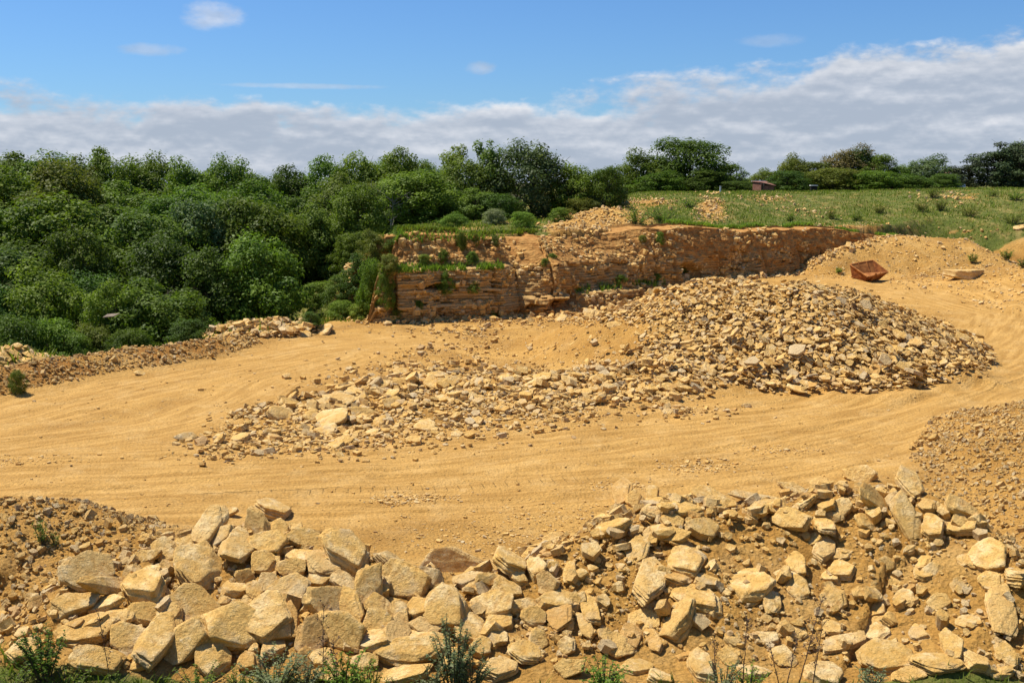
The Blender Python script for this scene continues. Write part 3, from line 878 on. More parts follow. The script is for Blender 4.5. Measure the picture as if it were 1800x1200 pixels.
# ------------------------------------------------------------------ stones one can point at
# px, py, w, h (photo pixels), turn (degrees), [own label]
FRONT = [
    (345, 996, 84, 72, 0, 'large rounded block sitting proud just under the crest of boulder heap'),
    (339, 1062, 84, 57, -20, 'big wedge of stone directly below the proud rounded block'),
    (258, 1038, 76, 58, -5, 'broad block left of the big wedge, flat face towards viewer'),
    (186, 1065, 60, 34, 10, None),
    (195, 1030, 98, 30, 25, 'long thin slab leaning on the boulder heap above weedy bush'),
    (150, 1008, 76, 56, 32, 'large pale sheet of stone at the boulder heap end by the earth heap'),
    (130, 1066, 74, 30, 45, 'narrow pale slab propped on edge beside the leafy bush'),
    (153, 1110, 98, 38, 22, 'split layered slab jutting out right above the bottom leafy bush'),
    (205, 1092, 56, 26, 25, None), (232, 1128, 82, 48, -30, 'tilted block with rounded dark end near the dead stalk'),
    (275, 1130, 50, 88, -15, 'upright narrow stone standing at foot of the boulder heap'),
    (315, 1135, 94, 56, 38, 'oval slab leaning at foot of heap beside the upright narrow stone'),
    (405, 1110, 100, 88, -40, 'biggest flat diamond-shaped slab low on the boulder heap'),
    (373, 1160, 62, 60, -10, None), (468, 1086, 72, 84, -35, 'large smooth slab beside the diamond-shaped slab'), (302, 1085, 44, 46, -30, None),
    (413, 1040, 44, 36, -5, 'small square flat plate in middle of the boulder heap'), (447, 1040, 26, 34, 20, None), (252, 1082, 56, 32, -10, None),
    (417, 962, 54, 52, -10, 'squarish block below the leaning pillar on the heap crest'), (470, 958, 68, 36, 0, 'pale oblong block near the heap crest, second under the topmost block'),
    (462, 993, 44, 38, -25, None), (430, 1013, 36, 26, 0, None), (368, 930, 38, 78, -20, 'tall leaning pillar of stone on boulder heap crest'), (390, 945, 38, 36, 0, None),
    (400, 902, 34, 16, 0, None), (452, 922, 36, 62, 30, 'speckled slab leaning under the topmost block of boulder heap'),
    (478, 899, 60, 30, 5, 'topmost pale block on the crest of boulder heap'), (494, 932, 36, 36, 0, None), (520, 930, 22, 24, 10, None),
    (303, 940, 92, 22, 10, 'long thin slab with shadowed front edge at heap crest'), (288, 972, 34, 42, 35, None), (258, 978, 52, 20, 10, None), (324, 957, 50, 20, 5, None), (264, 1003, 32, 16, 0, None), (297, 1000, 32, 18, 0, None),
    (170, 1165, 82, 38, 10, 'low pale block under the shaded hollow at heap foot'), (240, 1168, 34, 22, 0, None), (38, 1146, 46, 38, 0, 'pale stone on the earth heap close to the bottom leafy bush'), (120, 993, 30, 24, 0, None),
    (541, 948, 78, 32, -8, None), (610, 970, 104, 60, -25, 'huge pale boulder on the crest facing the haul road'), (545, 983, 78, 34, -10, None), (567, 995, 64, 42, -30, None), (511, 999, 50, 30, 5, None),
    (559, 1019, 42, 30, -10, None), (508, 1040, 72, 48, 10, 'rounded boulder in mid heap above the flat slab'), (472, 1025, 34, 36, -45, None), (648, 1036, 52, 86, -10, 'egg-shaped upright boulder below the huge pale boulder'),
    (607, 1028, 54, 28, -35, None), (706, 1020, 90, 60, -20, 'wide pale slab between the egg-shaped boulder and the orange slab'), (683, 985, 54, 20, -8, None), (758, 1016, 54, 36, -38, None),
    (793, 988, 104, 50, -8, 'flat orange slab lying on the road edge of the boulder heap'), (790, 1075, 84, 88, 0, 'great round-shouldered boulder standing by the leafy twig'), (825, 1020, 52, 30, 25, None), (853, 1030, 74, 30, 22, None),
    (863, 1067, 78, 42, -5, None), (888, 1038, 38, 38, 40, None), (580, 1063, 88, 58, -8, 'flat-topped slab in the centre of boulder heap'), (618, 1070, 34, 74, 25, None), (663, 1065, 38, 42, 40, None),
    (703, 1080, 30, 40, 20, None), (735, 1070, 44, 34, -15, None), (745, 1100, 58, 28, -22, None), (664, 1100, 54, 62, 35, None), (697, 1110, 44, 54, -20, None), (663, 1130, 60, 38, 25, None), (740, 1118, 56, 26, -12, None),
    (720, 1148, 116, 48, 10, 'long rounded boulder lying across the foot of heap'), (595, 1112, 88, 68, -10, 'large pale flat slab at heap foot behind yellow-green weed'), (547, 1118, 50, 66, -15, None), (510, 1092, 28, 60, 15, None),
    (533, 1163, 34, 46, 0, None), (567, 1160, 44, 24, 8, None), (825, 1107, 52, 50, 0, None), (876, 1095, 48, 30, 0, None), (876, 1178, 64, 34, 5, None), (582, 1186, 60, 28, 0, None), (712, 1186, 90, 26, 0, None),
    (440, 1165, 40, 36, 10, None), (480, 1140, 36, 44, -10, None), (770, 1130, 40, 30, 15, None), (640, 1165, 44, 26, 5, None), (800, 1165, 54, 30, -8, None), (845, 1140, 36, 30, 20, None),
    (1094, 867, 34, 45, -15, 'upright rounded boulder perched on the road-side tip of rubble heap'), (1117, 880, 32, 32, 20, None), (1148, 868, 22, 24, 0, None), (1145, 888, 38, 17, 0, None), (1183, 880, 48, 18, -5, None), (1196, 896, 78, 24, -12, None),
    (1250, 887, 84, 34, -32, 'large plate tilted down on the crest of rubble heap'), (1060, 918, 46, 26, 28, None), (1082, 931, 60, 38, 0, 'boat-shaped block overhanging a dark gap below perched boulder'), (1145, 904, 36, 22, 0, None), (1180, 918, 38, 22, -15, None),
    (1174, 940, 76, 28, -14, None), (1234, 931, 54, 30, -8, None), (1120, 966, 38, 50, -20, None), (1140, 944, 18, 32, 0, None), (1208, 985, 60, 44, -25, None), (1208, 956, 60, 16, 10, None),
    (1142, 1016, 56, 72, -10, 'big triangular stone pointing down in the middle of rubble heap'), (1190, 1013, 66, 24, 12, None), (1243, 1020, 44, 22, 0, None), (1230, 1050, 96, 44, -18, 'long wedge slab throwing a dark shadow below the triangular stone'),
    (1190, 1086, 82, 60, 38, 'broad smooth slab with dark lower edge, half buried'), (1139, 1064, 18, 36, 0, None), (1130, 1092, 54, 38, 0, None), (965, 1026, 38, 44, 0, None), (977, 1060, 62, 30, 30, None), (984, 1086, 44, 44, 0, None),
    (1002, 1004, 24, 38, -20, None), (1037, 1067, 30, 56, 15, None), (1028, 1098, 20, 48, 20, None), (971, 956, 50, 32, 30, None), (936, 975, 36, 26, 25, None), (892, 991, 60, 38, 10, None), (910, 1013, 26, 44, 25, None), (945, 1000, 32, 42, 10, None),
    (914, 1067, 64, 26, 22, None), (936, 1086, 40, 30, 0, None), (873, 1121, 30, 30, 30, None), (945, 1124, 30, 36, 35, None), (996, 1137, 30, 30, 0, None), (1085, 1133, 50, 42, 30, None), (1110, 1118, 38, 38, -20, None), (1148, 1124, 22, 42, 20, None),
    (1116, 1172, 62, 26, -5, None), (1060, 1112, 20, 24, 0, None), (1160, 1190, 42, 24, 0, None), (1237, 1168, 48, 58, -10, None), (1202, 1150, 30, 20, 0, None), (1288, 1124, 26, 24, 0, None), (920, 1150, 50, 30, 15, None), (1000, 1175, 56, 30, 20, None),
    (1513, 835, 54, 30, -15, 'pale weathered block on the highest point of rubble heap'), (1597, 850, 36, 54, 5, 'pale rough pillar behind the tall upright slab'), (1593, 907, 36, 80, 5, 'tall upright slab standing alone in rubble heap'),
    (1537, 887, 70, 32, -15, 'overhanging slab with deep shadow beneath, near highest point'), (1327, 877, 90, 17, 5, None), (1340, 888, 50, 16, 0, None), (1397, 862, 56, 22, 5, None), (1393, 913, 62, 36, -18, None), (1367, 893, 38, 24, 20, None), (1412, 887, 58, 18, 0, None),
    (1430, 878, 40, 16, 0, None), (1440, 853, 28, 20, 0, None), (1453, 893, 34, 16, 0, None), (1480, 893, 32, 30, -30, None), (1463, 910, 40, 20, 0, None), (1523, 920, 38, 20, -25, None), (1450, 927, 32, 28, 0, None), (1428, 947, 30, 20, 25, None),
    (1447, 963, 40, 42, -15, 'dark-sided cube of stone part way down the rubble heap'), (1480, 973, 42, 20, 8, None), (1480, 1000, 42, 30, -30, None), (1463, 1013, 36, 24, -25, None), (1325, 1027, 72, 72, 0, 'large smooth orange disc-like slab lying on rubble heap'),
    (1357, 1057, 32, 38, -25, None), (1402, 1033, 32, 38, 0, None), (1380, 1013, 40, 20, 5, None), (1400, 990, 32, 38, 0, None), (1465, 1053, 42, 40, 0, None), (1533, 1043, 30, 22, 0, None), (1533, 1070, 48, 30, 5, None), (1543, 1090, 34, 30, -30, None),
    (1570, 1087, 36, 20, -15, None), (1540, 1110, 48, 30, -30, None), (1483, 1127, 76, 28, 35, 'long bar of stone lying aslant near the bare stalks'), (1570, 1153, 94, 64, 5, 'large flat slab by the grey-green tuft at heap foot'), (1537, 1157, 46, 38, -30, None),
    (1648, 1163, 74, 32, -3, 'oblong block beside the large flat slab at heap foot'), (1598, 1187, 50, 22, 0, None), (1673, 1133, 36, 46, -15, None), (1737, 977, 60, 48, -10, 'pale wedge boulder alone on the earth at the heap end'), (1743, 1020, 38, 28, -20, None),
    (1763, 1067, 46, 76, -30, 'long half-buried slab below the pale wedge boulder'), (1687, 897, 50, 28, -10, None), (1683, 927, 56, 24, -42, None), (1720, 917, 32, 22, -30, None), (1630, 890, 26, 22, 0, None), (1640, 927, 34, 40, -25, None), (1617, 1113, 32, 28, 0, None),
    (1760, 1180, 44, 32, 0, None), (1770, 1150, 28, 44, 0, None), (1700, 1093, 38, 18, 0, None), (1713, 1160, 36, 26, 0, None), (1450, 1183, 58, 32, -20, None), (1283, 1153, 38, 32, 0, None), (1377, 1153, 42, 32, 0, None), (1463, 1102, 30, 24, 0, None),
    (1343, 1120, 46, 22, 0, None), (1785, 1007, 36, 28, 0, None), (1620, 987, 38, 20, 0, None), (1620, 1007, 22, 22, 0, None), (1727, 1080, 22, 20, 0, None), (1330, 1180, 52, 30, 10, None), (1400, 1110, 34, 24, -10, None), (1650, 1060, 34, 26, 15, None),
    (1690, 1030, 30, 24, -20, None), (1590, 1050, 32, 26, 10, None), (1560, 990, 30, 22, -15, None), (1640, 1000, 34, 22, 25, None), (1700, 985, 28, 20, 0, None), (1570, 1020, 28, 24, 20, None),
]
ORD = ['first', 'second', 'third', 'fourth', 'fifth', 'sixth', 'seventh', 'eighth', 'ninth', 'tenth', 'eleventh', 'twelfth', 'thirteenth', 'fourteenth', 'fifteenth', 'sixteenth', 'seventeenth', 'eighteenth', 'nineteenth', 'twentieth',
       'twenty-first', 'twenty-second', 'twenty-third', 'twenty-fourth', 'twenty-fifth', 'twenty-sixth', 'twenty-seventh', 'twenty-eighth', 'twenty-ninth', 'thirtieth', 'thirty-first', 'thirty-second', 'thirty-third', 'thirty-fourth', 'thirty-fifth', 'thirty-sixth']


def shape_word(w, h):
    return 'upright stone' if h > 1.25 * w else 'squarish block' if h > 0.75 * w else 'oblong stone' if h > 0.5 * w else 'thin slab'


def place_rock(name, me, px, py, w, h, turn, rng, lift=0.12, face=0.52, hug=0.25, thick=None, mat=M_ROCK, tf=1.0):
    g = on_ground(px, py + 0.25 * h)
    n = normal(g[0], g[1], 0.5)
    dist = np.linalg.norm(g - CAM)
    m_px = dist / F_PX
    view = (CAM - g) / dist
    nf = view * face + np.array([0, 0, 1.0]) * (1 - face) * 0.9 + n * hug + rng.normal(0, 0.27, 3)
    nf /= np.linalg.norm(nf)
    cosv = max(0.45, float(nf @ view))
    # image-plane axes turned by 'turn', projected onto the face
    right = np.array([1.0, 0, 0]); up = np.cross(view, right) * -1.0
    up = np.cross(view, right); up = up if up[2] > 0 else -up
    a = radians(turn)
    ax = right * cos(a) + up * sin(a)
    ax = ax - nf * (ax @ nf); ax /= np.linalg.norm(ax)
    ay = np.cross(nf, ax)
    # pick ring of shape sizes: foreshortening acts along the 'up' part
    fu = lambda v: np.linalg.norm(v - view * (v @ view))
    a_len = w * m_px / max(0.45, fu(ax)); b_len = h * m_px / max(0.45, fu(ay))
    th = thick or tf * (0.34 + 0.3 * rng.random()) * min(a_len, b_len) + 0.02
    c = on_ground(px, py) if False else g + up * (0.25 * h * m_px)
    c = c + nf * (lift * th)
    R = Matrix(((ax[0], ay[0], nf[0]), (ax[1], ay[1], nf[1]), (ax[2], ay[2], nf[2])))
    o = add(name, me, mat)
    o.matrix_world = Matrix.Translation(Vector(c)) @ R.to_4x4() @ Matrix.Diagonal((a_len * 1.08, b_len * 1.08, th, 1))
    return o


def build_front():
    rng = np.random.default_rng(21)
    bands = {}
    for i, r in enumerate(FRONT):
        px, py, w, h, turn, lab = r
        bedded = px > 1000 and py > np.interp(px, [1000, 1100, 1300, 1500, 1640, 1800], [990, 960, 935, 935, 930, 990])
        o = place_rock('boulder', ROCKS[i % len(ROCKS)], px, py, w, h, turn, rng, **(dict(lift=-0.18, face=0.34, hug=0.9) if bedded else {}))
        heap = 'boulder heap' if px < 950 else 'rubble heap'
        if lab is None:
            crest = np.interp(px, [100, 350, 480, 700, 840, 1040, 1300, 1500, 1640, 1800], [1000, 905, 895, 965, 985, 900, 875, 840, 860, 960])
            f = (py - crest) / (1200 - crest)
            row = 'crest' if f < 0.16 else 'upper slope' if f < 0.38 else 'middle' if f < 0.62 else 'lower slope' if f < 0.84 else 'foot'
            bands.setdefault((heap, row, shape_word(w, h), 'small ' if max(w, h) < 36 else 'large ' if max(w, h) > 60 else ''), []).append((px, o))
            lab = ''
        tag(o, lab, 'boulder', 'tan stones of the ' + heap)
    for (heap, row, sh, size), L in bands.items():
        L.sort(key=lambda q: q[0])
        for k, (_, o) in enumerate(L):
            o['label'] = f'{size}tan {sh} on {heap} {row}' + ('' if len(L) == 1 else f', {ORD[k]} such from left')


build_front()

# px, py, w, h, turn, label : the flat stones of the low heap and others out on the floor
FLAT = [
    (767, 670, 42, 32, 0, 'pale round-edged boulder standing out on the low middle heap'), (687, 695, 34, 20, -5, None), (677, 672, 36, 17, -8, None), (707, 674, 30, 16, 20, None), (583, 735, 54, 30, 5, 'large flat slab at the front of the low middle heap'),
    (593, 704, 52, 26, -10, 'broad pale slab behind the large flat slab of low heap'), (493, 728, 46, 26, -5, 'half-sunk slab at the earthy end of low middle heap'), (510, 710, 34, 22, 15, None), (747, 748, 36, 24, -25, 'kite-shaped slab low on the low middle heap'), (643, 726, 50, 18, 4, None),
    (573, 758, 38, 16, 15, None), (603, 774, 36, 11, 0, None), (590, 782, 26, 16, 0, None), (327, 768, 38, 17, 28, 'single slab tipped up with shaded underside, out on bare ground'), (421, 770, 32, 17, 25, 'second slab tipped up with shaded underside, between earth and low heap'),
    (667, 741, 24, 16, 0, None), (547, 732, 30, 20, 30, None), (633, 673, 32, 15, 30, None), (620, 690, 28, 16, 0, None), (720, 715, 30, 14, 0, None), (948, 663, 40, 14, -25, 'long slab tilted down on the heap between low and big mounds'), (935, 675, 28, 13, 0, None), (966, 680, 42, 14, -5, None),
    (655, 760, 24, 14, 10, None), (820, 690, 28, 14, -10, None), (850, 672, 26, 13, 10, None), (890, 665, 30, 14, 0, None), (1000, 672, 30, 14, -15, None), (1025, 690, 28, 13, 20, None), (700, 655, 30, 14, 15, None), (735, 660, 26, 14, -10, None),
    (800, 668, 26, 16, 10, None), (570, 716, 30, 16, 12, None), (540, 755, 26, 14, -10, None), (480, 770, 20, 11, 5, None), (445, 735, 22, 10, 20, None), (1050, 665, 26, 13, -10, None), (780, 700, 30, 13, 5, None),
    (570, 580, 24, 20, -10, 'single squarish stone on the bank foot beside small bush'), (450, 577, 26, 14, 10, None), (480, 580, 30, 14, -10, None), (425, 568, 24, 12, 0, None), (510, 582, 24, 12, 10, None), (535, 588, 22, 11, 0, None), (465, 566, 20, 11, 15, None), (408, 580, 22, 10, 25, None),
    (30, 618, 22, 26, 60, 'upright flat stone in spoil pile at the wood edge'), (50, 612, 34, 12, -20, None), (60, 625, 32, 12, -12, None), (15, 625, 26, 16, 20, None), (80, 620, 26, 14, -10, None), (95, 625, 16, 10, 0, None), (20, 608, 26, 11, 20, None), (40, 634, 24, 10, 10, None), (72, 632, 20, 10, -25, None), (8, 612, 22, 12, 5, None),
    (245, 655, 16, 12, 50, None), (1080, 570, 26, 11, -8, None), (1040, 552, 30, 13, -20, None), (1010, 548, 28, 14, 20, None), (1060, 540, 30, 11, -10, None), (985, 560, 24, 11, 15, None), (1560, 640, 34, 20, 30, None), (1487, 670, 36, 14, 0, None), (1412, 672, 34, 20, 10, None), (1312, 713, 18, 9, 0, None),
]


def build_flat():
    rng = np.random.default_rng(33)
    bands = {}
    for i, (px, py, w, h, turn, lab) in enumerate(FLAT):
        o = place_rock('flat_stone', SLABS[i % len(SLABS)], px, py, w, h, turn, rng, lift=0.05, face=0.38, tf=0.6)
        zone = 'spoil pile' if px < 110 else 'bund' if px < 300 else 'rubble under the bank' if py < 600 and px < 600 else 'big mound saddle' if py < 600 else 'low middle heap' if px < 1100 else 'front foot of big mound'
        if lab is None:
            bands.setdefault((zone, shape_word(w, h), 'large ' if w > 32 else ''), []).append((px, o)); lab = ''
        tag(o, lab, 'flat stone', 'flat stones on the ' + zone)
    for (zone, sh, size), L in bands.items():
        L.sort(key=lambda q: q[0])
        for k, (_, o) in enumerate(L):
            o['label'] = f'{size}tan {sh} on the {zone}' + ('' if len(L) == 1 else f', {ORD[k]} such from left')


build_flat()


def sample_heap(name, n, rng, spread=0.0, pad=9.0, front_only=False):
    """random points over a heap"""
    r = HEAPS[name][0]
    out = []
    while sum(len(a) for a in out) < n:
        X = rng.uniform(r[:, 0].min() - pad, r[:, 0].max() + pad, n * 4); Y = rng.uniform(r[:, 1].min() - pad, r[:, 1].max() + pad, n * 4)
        m = heap_mask(X, Y, name)
        keep = rng.random(len(X)) < sstep(-0.02 - spread, 0.12, m) * (m > 0)
        out.append(np.stack([X[keep], Y[keep]], 1))
    return np.vstack(out)[:n]


def visible_slabs():
    """the flat stones that show largest on the big mound: one object each"""
    rng = np.random.default_rng(5)
    XY = sample_heap('big', 900, rng)
    r = HEAPS['big'][0]
    d, pp, _, side = polydist(XY[:, 0], XY[:, 1], r[:, :2])
    px, py = project(np.column_stack([XY, H(XY[:, 0], XY[:, 1])]))
    keep = (side < 0) & ((px > 1130) | (py < 562) | (rng.random(len(px)) < 0.12)) & (px > 960) & (px < 1790) & (py < 730)
    XY, px, py = XY[keep][:210], px[keep][:210], py[keep][:210]
    N = normal(XY[:, 0], XY[:, 1])
    R = frames(N + rng.normal(0, 0.30, (len(XY), 3)), rng.uniform(0, 6.28, len(XY)))
    for i in range(len(XY)):
        L = float(np.clip(rng.lognormal(-0.98, 0.36), 0.22, 0.95)) * float(np.interp(py[i], [500, 620, 700], [0.64, 0.84, 1.05]))
        W, T = L * rng.uniform(0.5, 0.9), L * rng.uniform(0.13, 0.26)
        c = np.array([XY[i, 0], XY[i, 1], H(XY[i, 0], XY[i, 1])]) + N[i] * rng.uniform(0.08, 0.26)
        o = add('mound_stone', SLABS[(i * 7) % len(SLABS)], M_ROCK)
        o.matrix_world = Matrix.Translation(Vector(c)) @ Matrix(R[i].tolist()).to_4x4() @ Matrix.Diagonal((L, W, T, 1))
        where = 'right shoulder' if px[i] > 1560 else 'steep front' if px[i] > 1300 else 'broad left flank'
        d_ = float(heap_mask(XY[i:i + 1, 0], XY[i:i + 1, 1], 'big')[0])
        band = 'high on' if d_ > 0.62 else 'half way down' if d_ > 0.3 else 'near the foot of'
        sz = 'large' if L > 0.48 else 'medium' if L > 0.34 else 'small'
        tag(o, f'{sz} flat tan stone {band} the big mound\'s {where}', 'flat stone', f'{sz} flat stones {band} the big mound {where}')


visible_slabs()


def px_cloud(blobs, rng):
    out = []
    for (cx, cy, sx, sy, n) in blobs:
        px, py = rng.normal(cx, sx * .6, n), rng.normal(cy, sy * .6, n)
        r = ray(px, py); Y = (0.25 - CAM_H) / r[:, 2]
        out.append(np.stack([r[:, 0] * Y, Y], 1))
    return np.vstack(out)


def build_scatter():
    rng = np.random.default_rng(9)
    def put(XY, size, lift, tilt, tfac, name, label, **kw):
        z = H(XY[:, 0], XY[:, 1])
        qx, qy = project(np.column_stack([XY, z]))
        bare = sstep(850, 900, qx) * sstep(1150, 1105, qx + 0.4 * (qy - 600)) * sstep(566, 580, qy) * sstep(650, 628, qy)   # the smooth earth bank
        if 'tone' not in kw:
            k = rng.random(len(XY)) > 0.72 * bare
            XY, size, lift, z = XY[k], size[k] * (1 - 0.3 * bare[k]), lift[k], z[k]
        N = normal(XY[:, 0], XY[:, 1])
        P = np.column_stack([XY, z]) + N * (lift * size)[:, None]
        return scatter(name, P, N, size, size * rng.uniform(*tfac, len(XY)), rng, tilt=tilt, label=label, **kw)
    # big mound: layered, imbricated plates
    XY = sample_heap('big', 19000, rng)
    px, py = project(np.column_stack([XY, H(XY[:, 0], XY[:, 1])]))
    earthy = sstep(1190, 1090, px + 0.35 * (py - 620)) * sstep(556, 580, py)
    k = rng.random(len(XY)) > 0.72 * earthy
    XY, earthy = XY[k], earthy[k]
    size = np.clip(rng.lognormal(-1.84, 0.48, len(XY)), 0.07, 0.7) * (1 - 0.4 * earthy) * np.interp(heap_mask(XY[:, 0], XY[:, 1], 'big'), [0, .35, 1], [1.12, 1.0, .72])
    put(XY, size, rng.uniform(0.0, 0.95, len(XY)), 0.32, (0.07, 0.18), 'mound_rubble', 'jumble of smaller flat stones covering the big mound')
    # low heap and saddle
    XY = sample_heap('low', 3600, rng)
    size = np.clip(rng.lognormal(-1.72, 0.5, len(XY)), 0.06, 0.6)
    put(XY, size, rng.uniform(0.0, 0.4, len(XY)), 0.32, (0.15, 0.38), 'heap_rubble', 'small flat stones strewn over the low middle heap')
    # earthy litter at the near end of the low heap
    XY = px_cloud([(560, 745, 90, 32, 900), (470, 752, 90, 26, 500), (390, 775, 70, 16, 160), (700, 735, 110, 30, 900), (850, 715, 120, 32, 900), (990, 700, 90, 30, 700), (1200, 712, 90, 10, 150)], rng)
    size = np.clip(rng.lognormal(-2.15, 0.55, len(XY)), 0.04, 0.45)
    put(XY, size, rng.uniform(0.0, 0.25, len(XY)), 0.25, (0.15, 0.4), 'heap_rubble', 'stones and crumbs littering the earthy end of the low middle heap')
    # distant little heap
    XY = np.vstack([sample_heap('back', 1500, rng), sample_heap('rubble', 1100, rng), sample_heap('spoil', 160, rng)])
    size = np.clip(rng.lognormal(-1.35, 0.4, len(XY)), 0.1, 0.6)
    put(XY, size, rng.uniform(0.0, 0.6, len(XY)), 0.35, (0.15, 0.35), 'heap_rubble', 'broken stones on the far low heaps')
    # front heaps: medium stones between the boulders, then small ones
    XY = sample_heap('front', 12000, rng, pad=5)
    px, py = project(np.column_stack([XY, H(XY[:, 0], XY[:, 1])]))
    wgt = np.where(px < 930, 0.55, 0.35 + 0.65 * sstep(0.35, 0.6, vnoise(XY[:, 0] * 1.1, XY[:, 1] * 1.1, 17))) * (XY[:, 1] > 14.5)
    k = rng.random(len(XY)) < wgt
    XY, px = XY[k][:8200], px[k][:8200]
    size = np.clip(rng.lognormal(-2.5, 0.62, len(XY)), 0.03, 0.42) * np.where(px > 1000, 0.8, 1.0)
    put(XY, size, rng.uniform(0.0, 0.35, len(XY)), 0.32, (0.25, 0.6), 'heap_rubble', 'small broken stones between the boulders of the front heaps', sides=(5, 6, 7))
    # packed slabs along the ridge of the rubble heap
    XY = sample_heap('front', 9000, rng, pad=5)
    px, py = project(np.column_stack([XY, H(XY[:, 0], XY[:, 1])]))
    top = np.interp(px, [1030, 1100, 1300, 1400, 1500, 1620], [915, 885, 880, 872, 850, 850])
    k = (px > 1030) & (px < 1570) & (py > top) & (py < top + np.interp(px, [1030, 1180, 1290, 1570], [80, 75, 55, 45]))
    XY = XY[k][:420]
    size = np.clip(rng.lognormal(-1.5, 0.35, len(XY)), 0.12, 0.45)
    put(XY, size, rng.uniform(0.1, 0.6, len(XY)), 0.22, (0.22, 0.42), 'heap_rubble', 'packed flat slabs along the ridge of the rubble heap', sides=(5, 6, 7), aspect=(0.4, 0.8))
    XY = sample_heap('left', 6500, rng, pad=6)
    size = np.clip(rng.lognormal(-2.8, 0.55, len(XY)), 0.03, 0.34)
    put(XY, size, rng.uniform(0.0, 0.35, len(XY)), 0.4, (0.3, 0.7), 'heap_rubble', 'crumbly brown stones on the earth heap', mat=M_EARTHY, tone=rng.random(len(XY)) * 0.8)
    XY = sample_heap('right', 9000, rng, pad=9)
    size = np.clip(rng.lognormal(-2.75, 0.5, len(XY)), 0.035, 0.32)
    put(XY, size, rng.uniform(0.0, 0.35, len(XY)), 0.4, (0.3, 0.6), 'heap_rubble', 'small stones tipped on the slope beside the bend', mat=M_EARTHY, tone=rng.random(len(XY)) * 0.85)
    XY = np.vstack([sample_heap('berm', 4200, rng, pad=6)])
    size = np.clip(rng.lognormal(-2.5, 0.5, len(XY)), 0.04, 0.32)
    put(XY, size, rng.uniform(0.0, 0.4, len(XY)), 0.4, (0.25, 0.6), 'bund_rubble', 'stones and clods along the bund', mat=M_EARTHY, tone=rng.random(len(XY)) * 0.75)
    XY = np.vstack([sample_heap('sand', 2600, rng, pad=9), sample_heap('backright', 2600, rng, pad=12)])
    size = np.clip(rng.lognormal(-2.2, 0.45, len(XY)), 0.06, 0.4)
    put(XY, size, rng.uniform(0.0, 0.2, len(XY)), 0.35, (0.2, 0.5), 'heap_rubble', 'pale stones on the spoil mound behind the bucket')
    XY = px_cloud([(740, 852, 60, 7, 260), (1230, 800, 70, 12, 420), (690, 860, 40, 5, 120), (1090, 832, 60, 7, 200), (60, 790, 90, 8, 160), (1370, 775, 60, 8, 160), (880, 925, 120, 25, 300), (1000, 880, 150, 20, 250)], rng)
    size = np.clip(rng.lognormal(-2.9, 0.45, len(XY)), 0.025, 0.2)
    put(XY, size, rng.uniform(0.0, 0.2, len(XY)), 0.10, (0.12, 0.25), 'gravel', 'patches of pale stone chips on the haul road', sides=(4, 5), mat=M_CHIPS, tone=0.6 + 0.4 * rng.random(len(XY)))
    # crumbled blocks lodged on the face and fallen at its foot
    fp = FACE_P[3:-8].reshape(-1, 3)
    c = fp[rng.integers(0, len(fp), 9000)]
    c = c[(c[:, 0] > -9) & (c[:, 0] < 20) & (fbm(c[:, 0] * 0.9, c[:, 2] * 1.4, 66, 3) > 0.0)][:2300]
    size = np.clip(rng.lognormal(-1.75, 0.45, len(c)), 0.07, 0.5)
    scatter('face_rubble', c, np.tile(np.array([[0, -0.25, 1.0]]), (len(c), 1)), size, size * rng.uniform(0.3, 0.7, len(c)), rng, tilt=0.22, label='broken blocks lodged on ledges of the quarry face', tone=rng.random(len(c)) * .8)
    i = rng.integers(0, len(FACE_X), 1500)
    XY = np.stack([FACE_X[i] + rng.normal(0, .2, 1500), FACE_Y[i] - np.abs(rng.normal(0.1, 0.55, 1500)) + .35], 1)
    size = np.clip(rng.lognormal(-1.7, 0.5, len(XY)), 0.07, 0.6)
    put(XY, size, rng.uniform(0.0, 0.4, len(XY)), 0.4, (0.3, 0.6), 'face_rubble', 'fallen stones along the foot of the quarry face')
    # stony apron in front of the face, and loose stones over the floor
    X = rng.uniform(-9, 14, 9000); Y = rng.uniform(37, 60, 9000)
    dens = sstep(-9.5, -3, X - 0.35 * (Y - 46)) * (0.35 + 0.65 * vnoise(X * 0.5, Y * 0.5, 3)) * (Y < cliff_y(X) - 0.4)
    tr = lookup(GATTR['track'], X, Y)
    k = rng.random(9000) < dens * (1 - 0.85 * tr)
    XY = np.stack([X[k], Y[k]], 1)
    size = np.clip(rng.lognormal(-1.95, 0.5, len(XY)), 0.06, 0.5)
    put(XY, size, rng.uniform(0.0, 0.3, len(XY)), 0.25, (0.2, 0.45), 'gravel', 'broken stone apron spread below the quarry face')
    X = rng.uniform(0, 40, 60000); Y = rng.uniform(60, 102, 60000)
    k = rng.random(60000) < 0.5 * lookup(GATTR['scar'], X, Y) * (Y > cliff_y(X) + 4.2)
    XY = np.stack([X[k], Y[k]], 1)
    size = np.clip(rng.lognormal(-1.9, 0.45, len(XY)), 0.08, 0.4)
    put(XY, size, rng.uniform(0.0, 0.3, len(XY)), 0.4, (0.3, 0.7), 'gravel', 'clods and stones on the bare scars of the bank', tone=rng.random(len(XY)) * .6)
    Yv = np.exp(rng.uniform(np.log(17), np.log(78), 26000)); X = rng.uniform(-0.56, 0.56, 26000) * (Yv + 6)
    tr = lookup(GATTR['track'], X, Yv); pat = vnoise(X * 0.35 + 3, Yv * 0.35, 91) * vnoise(X * 1.3, Yv * 1.3, 92)
    k = (rng.random(26000) < (0.2 + 2.2 * pat ** 1.3) * (1 - 0.8 * tr)) & (Yv < cliff_y(X) - 0.5) & (lookup(GATTR['grass'], X, Yv) < 0.2)
    XY = np.stack([X[k], Yv[k]], 1)
    size = np.clip(rng.lognormal(-3.0, 0.5, len(XY)) * (Yv[k] / 27) ** 0.7, 0.022, 0.3)
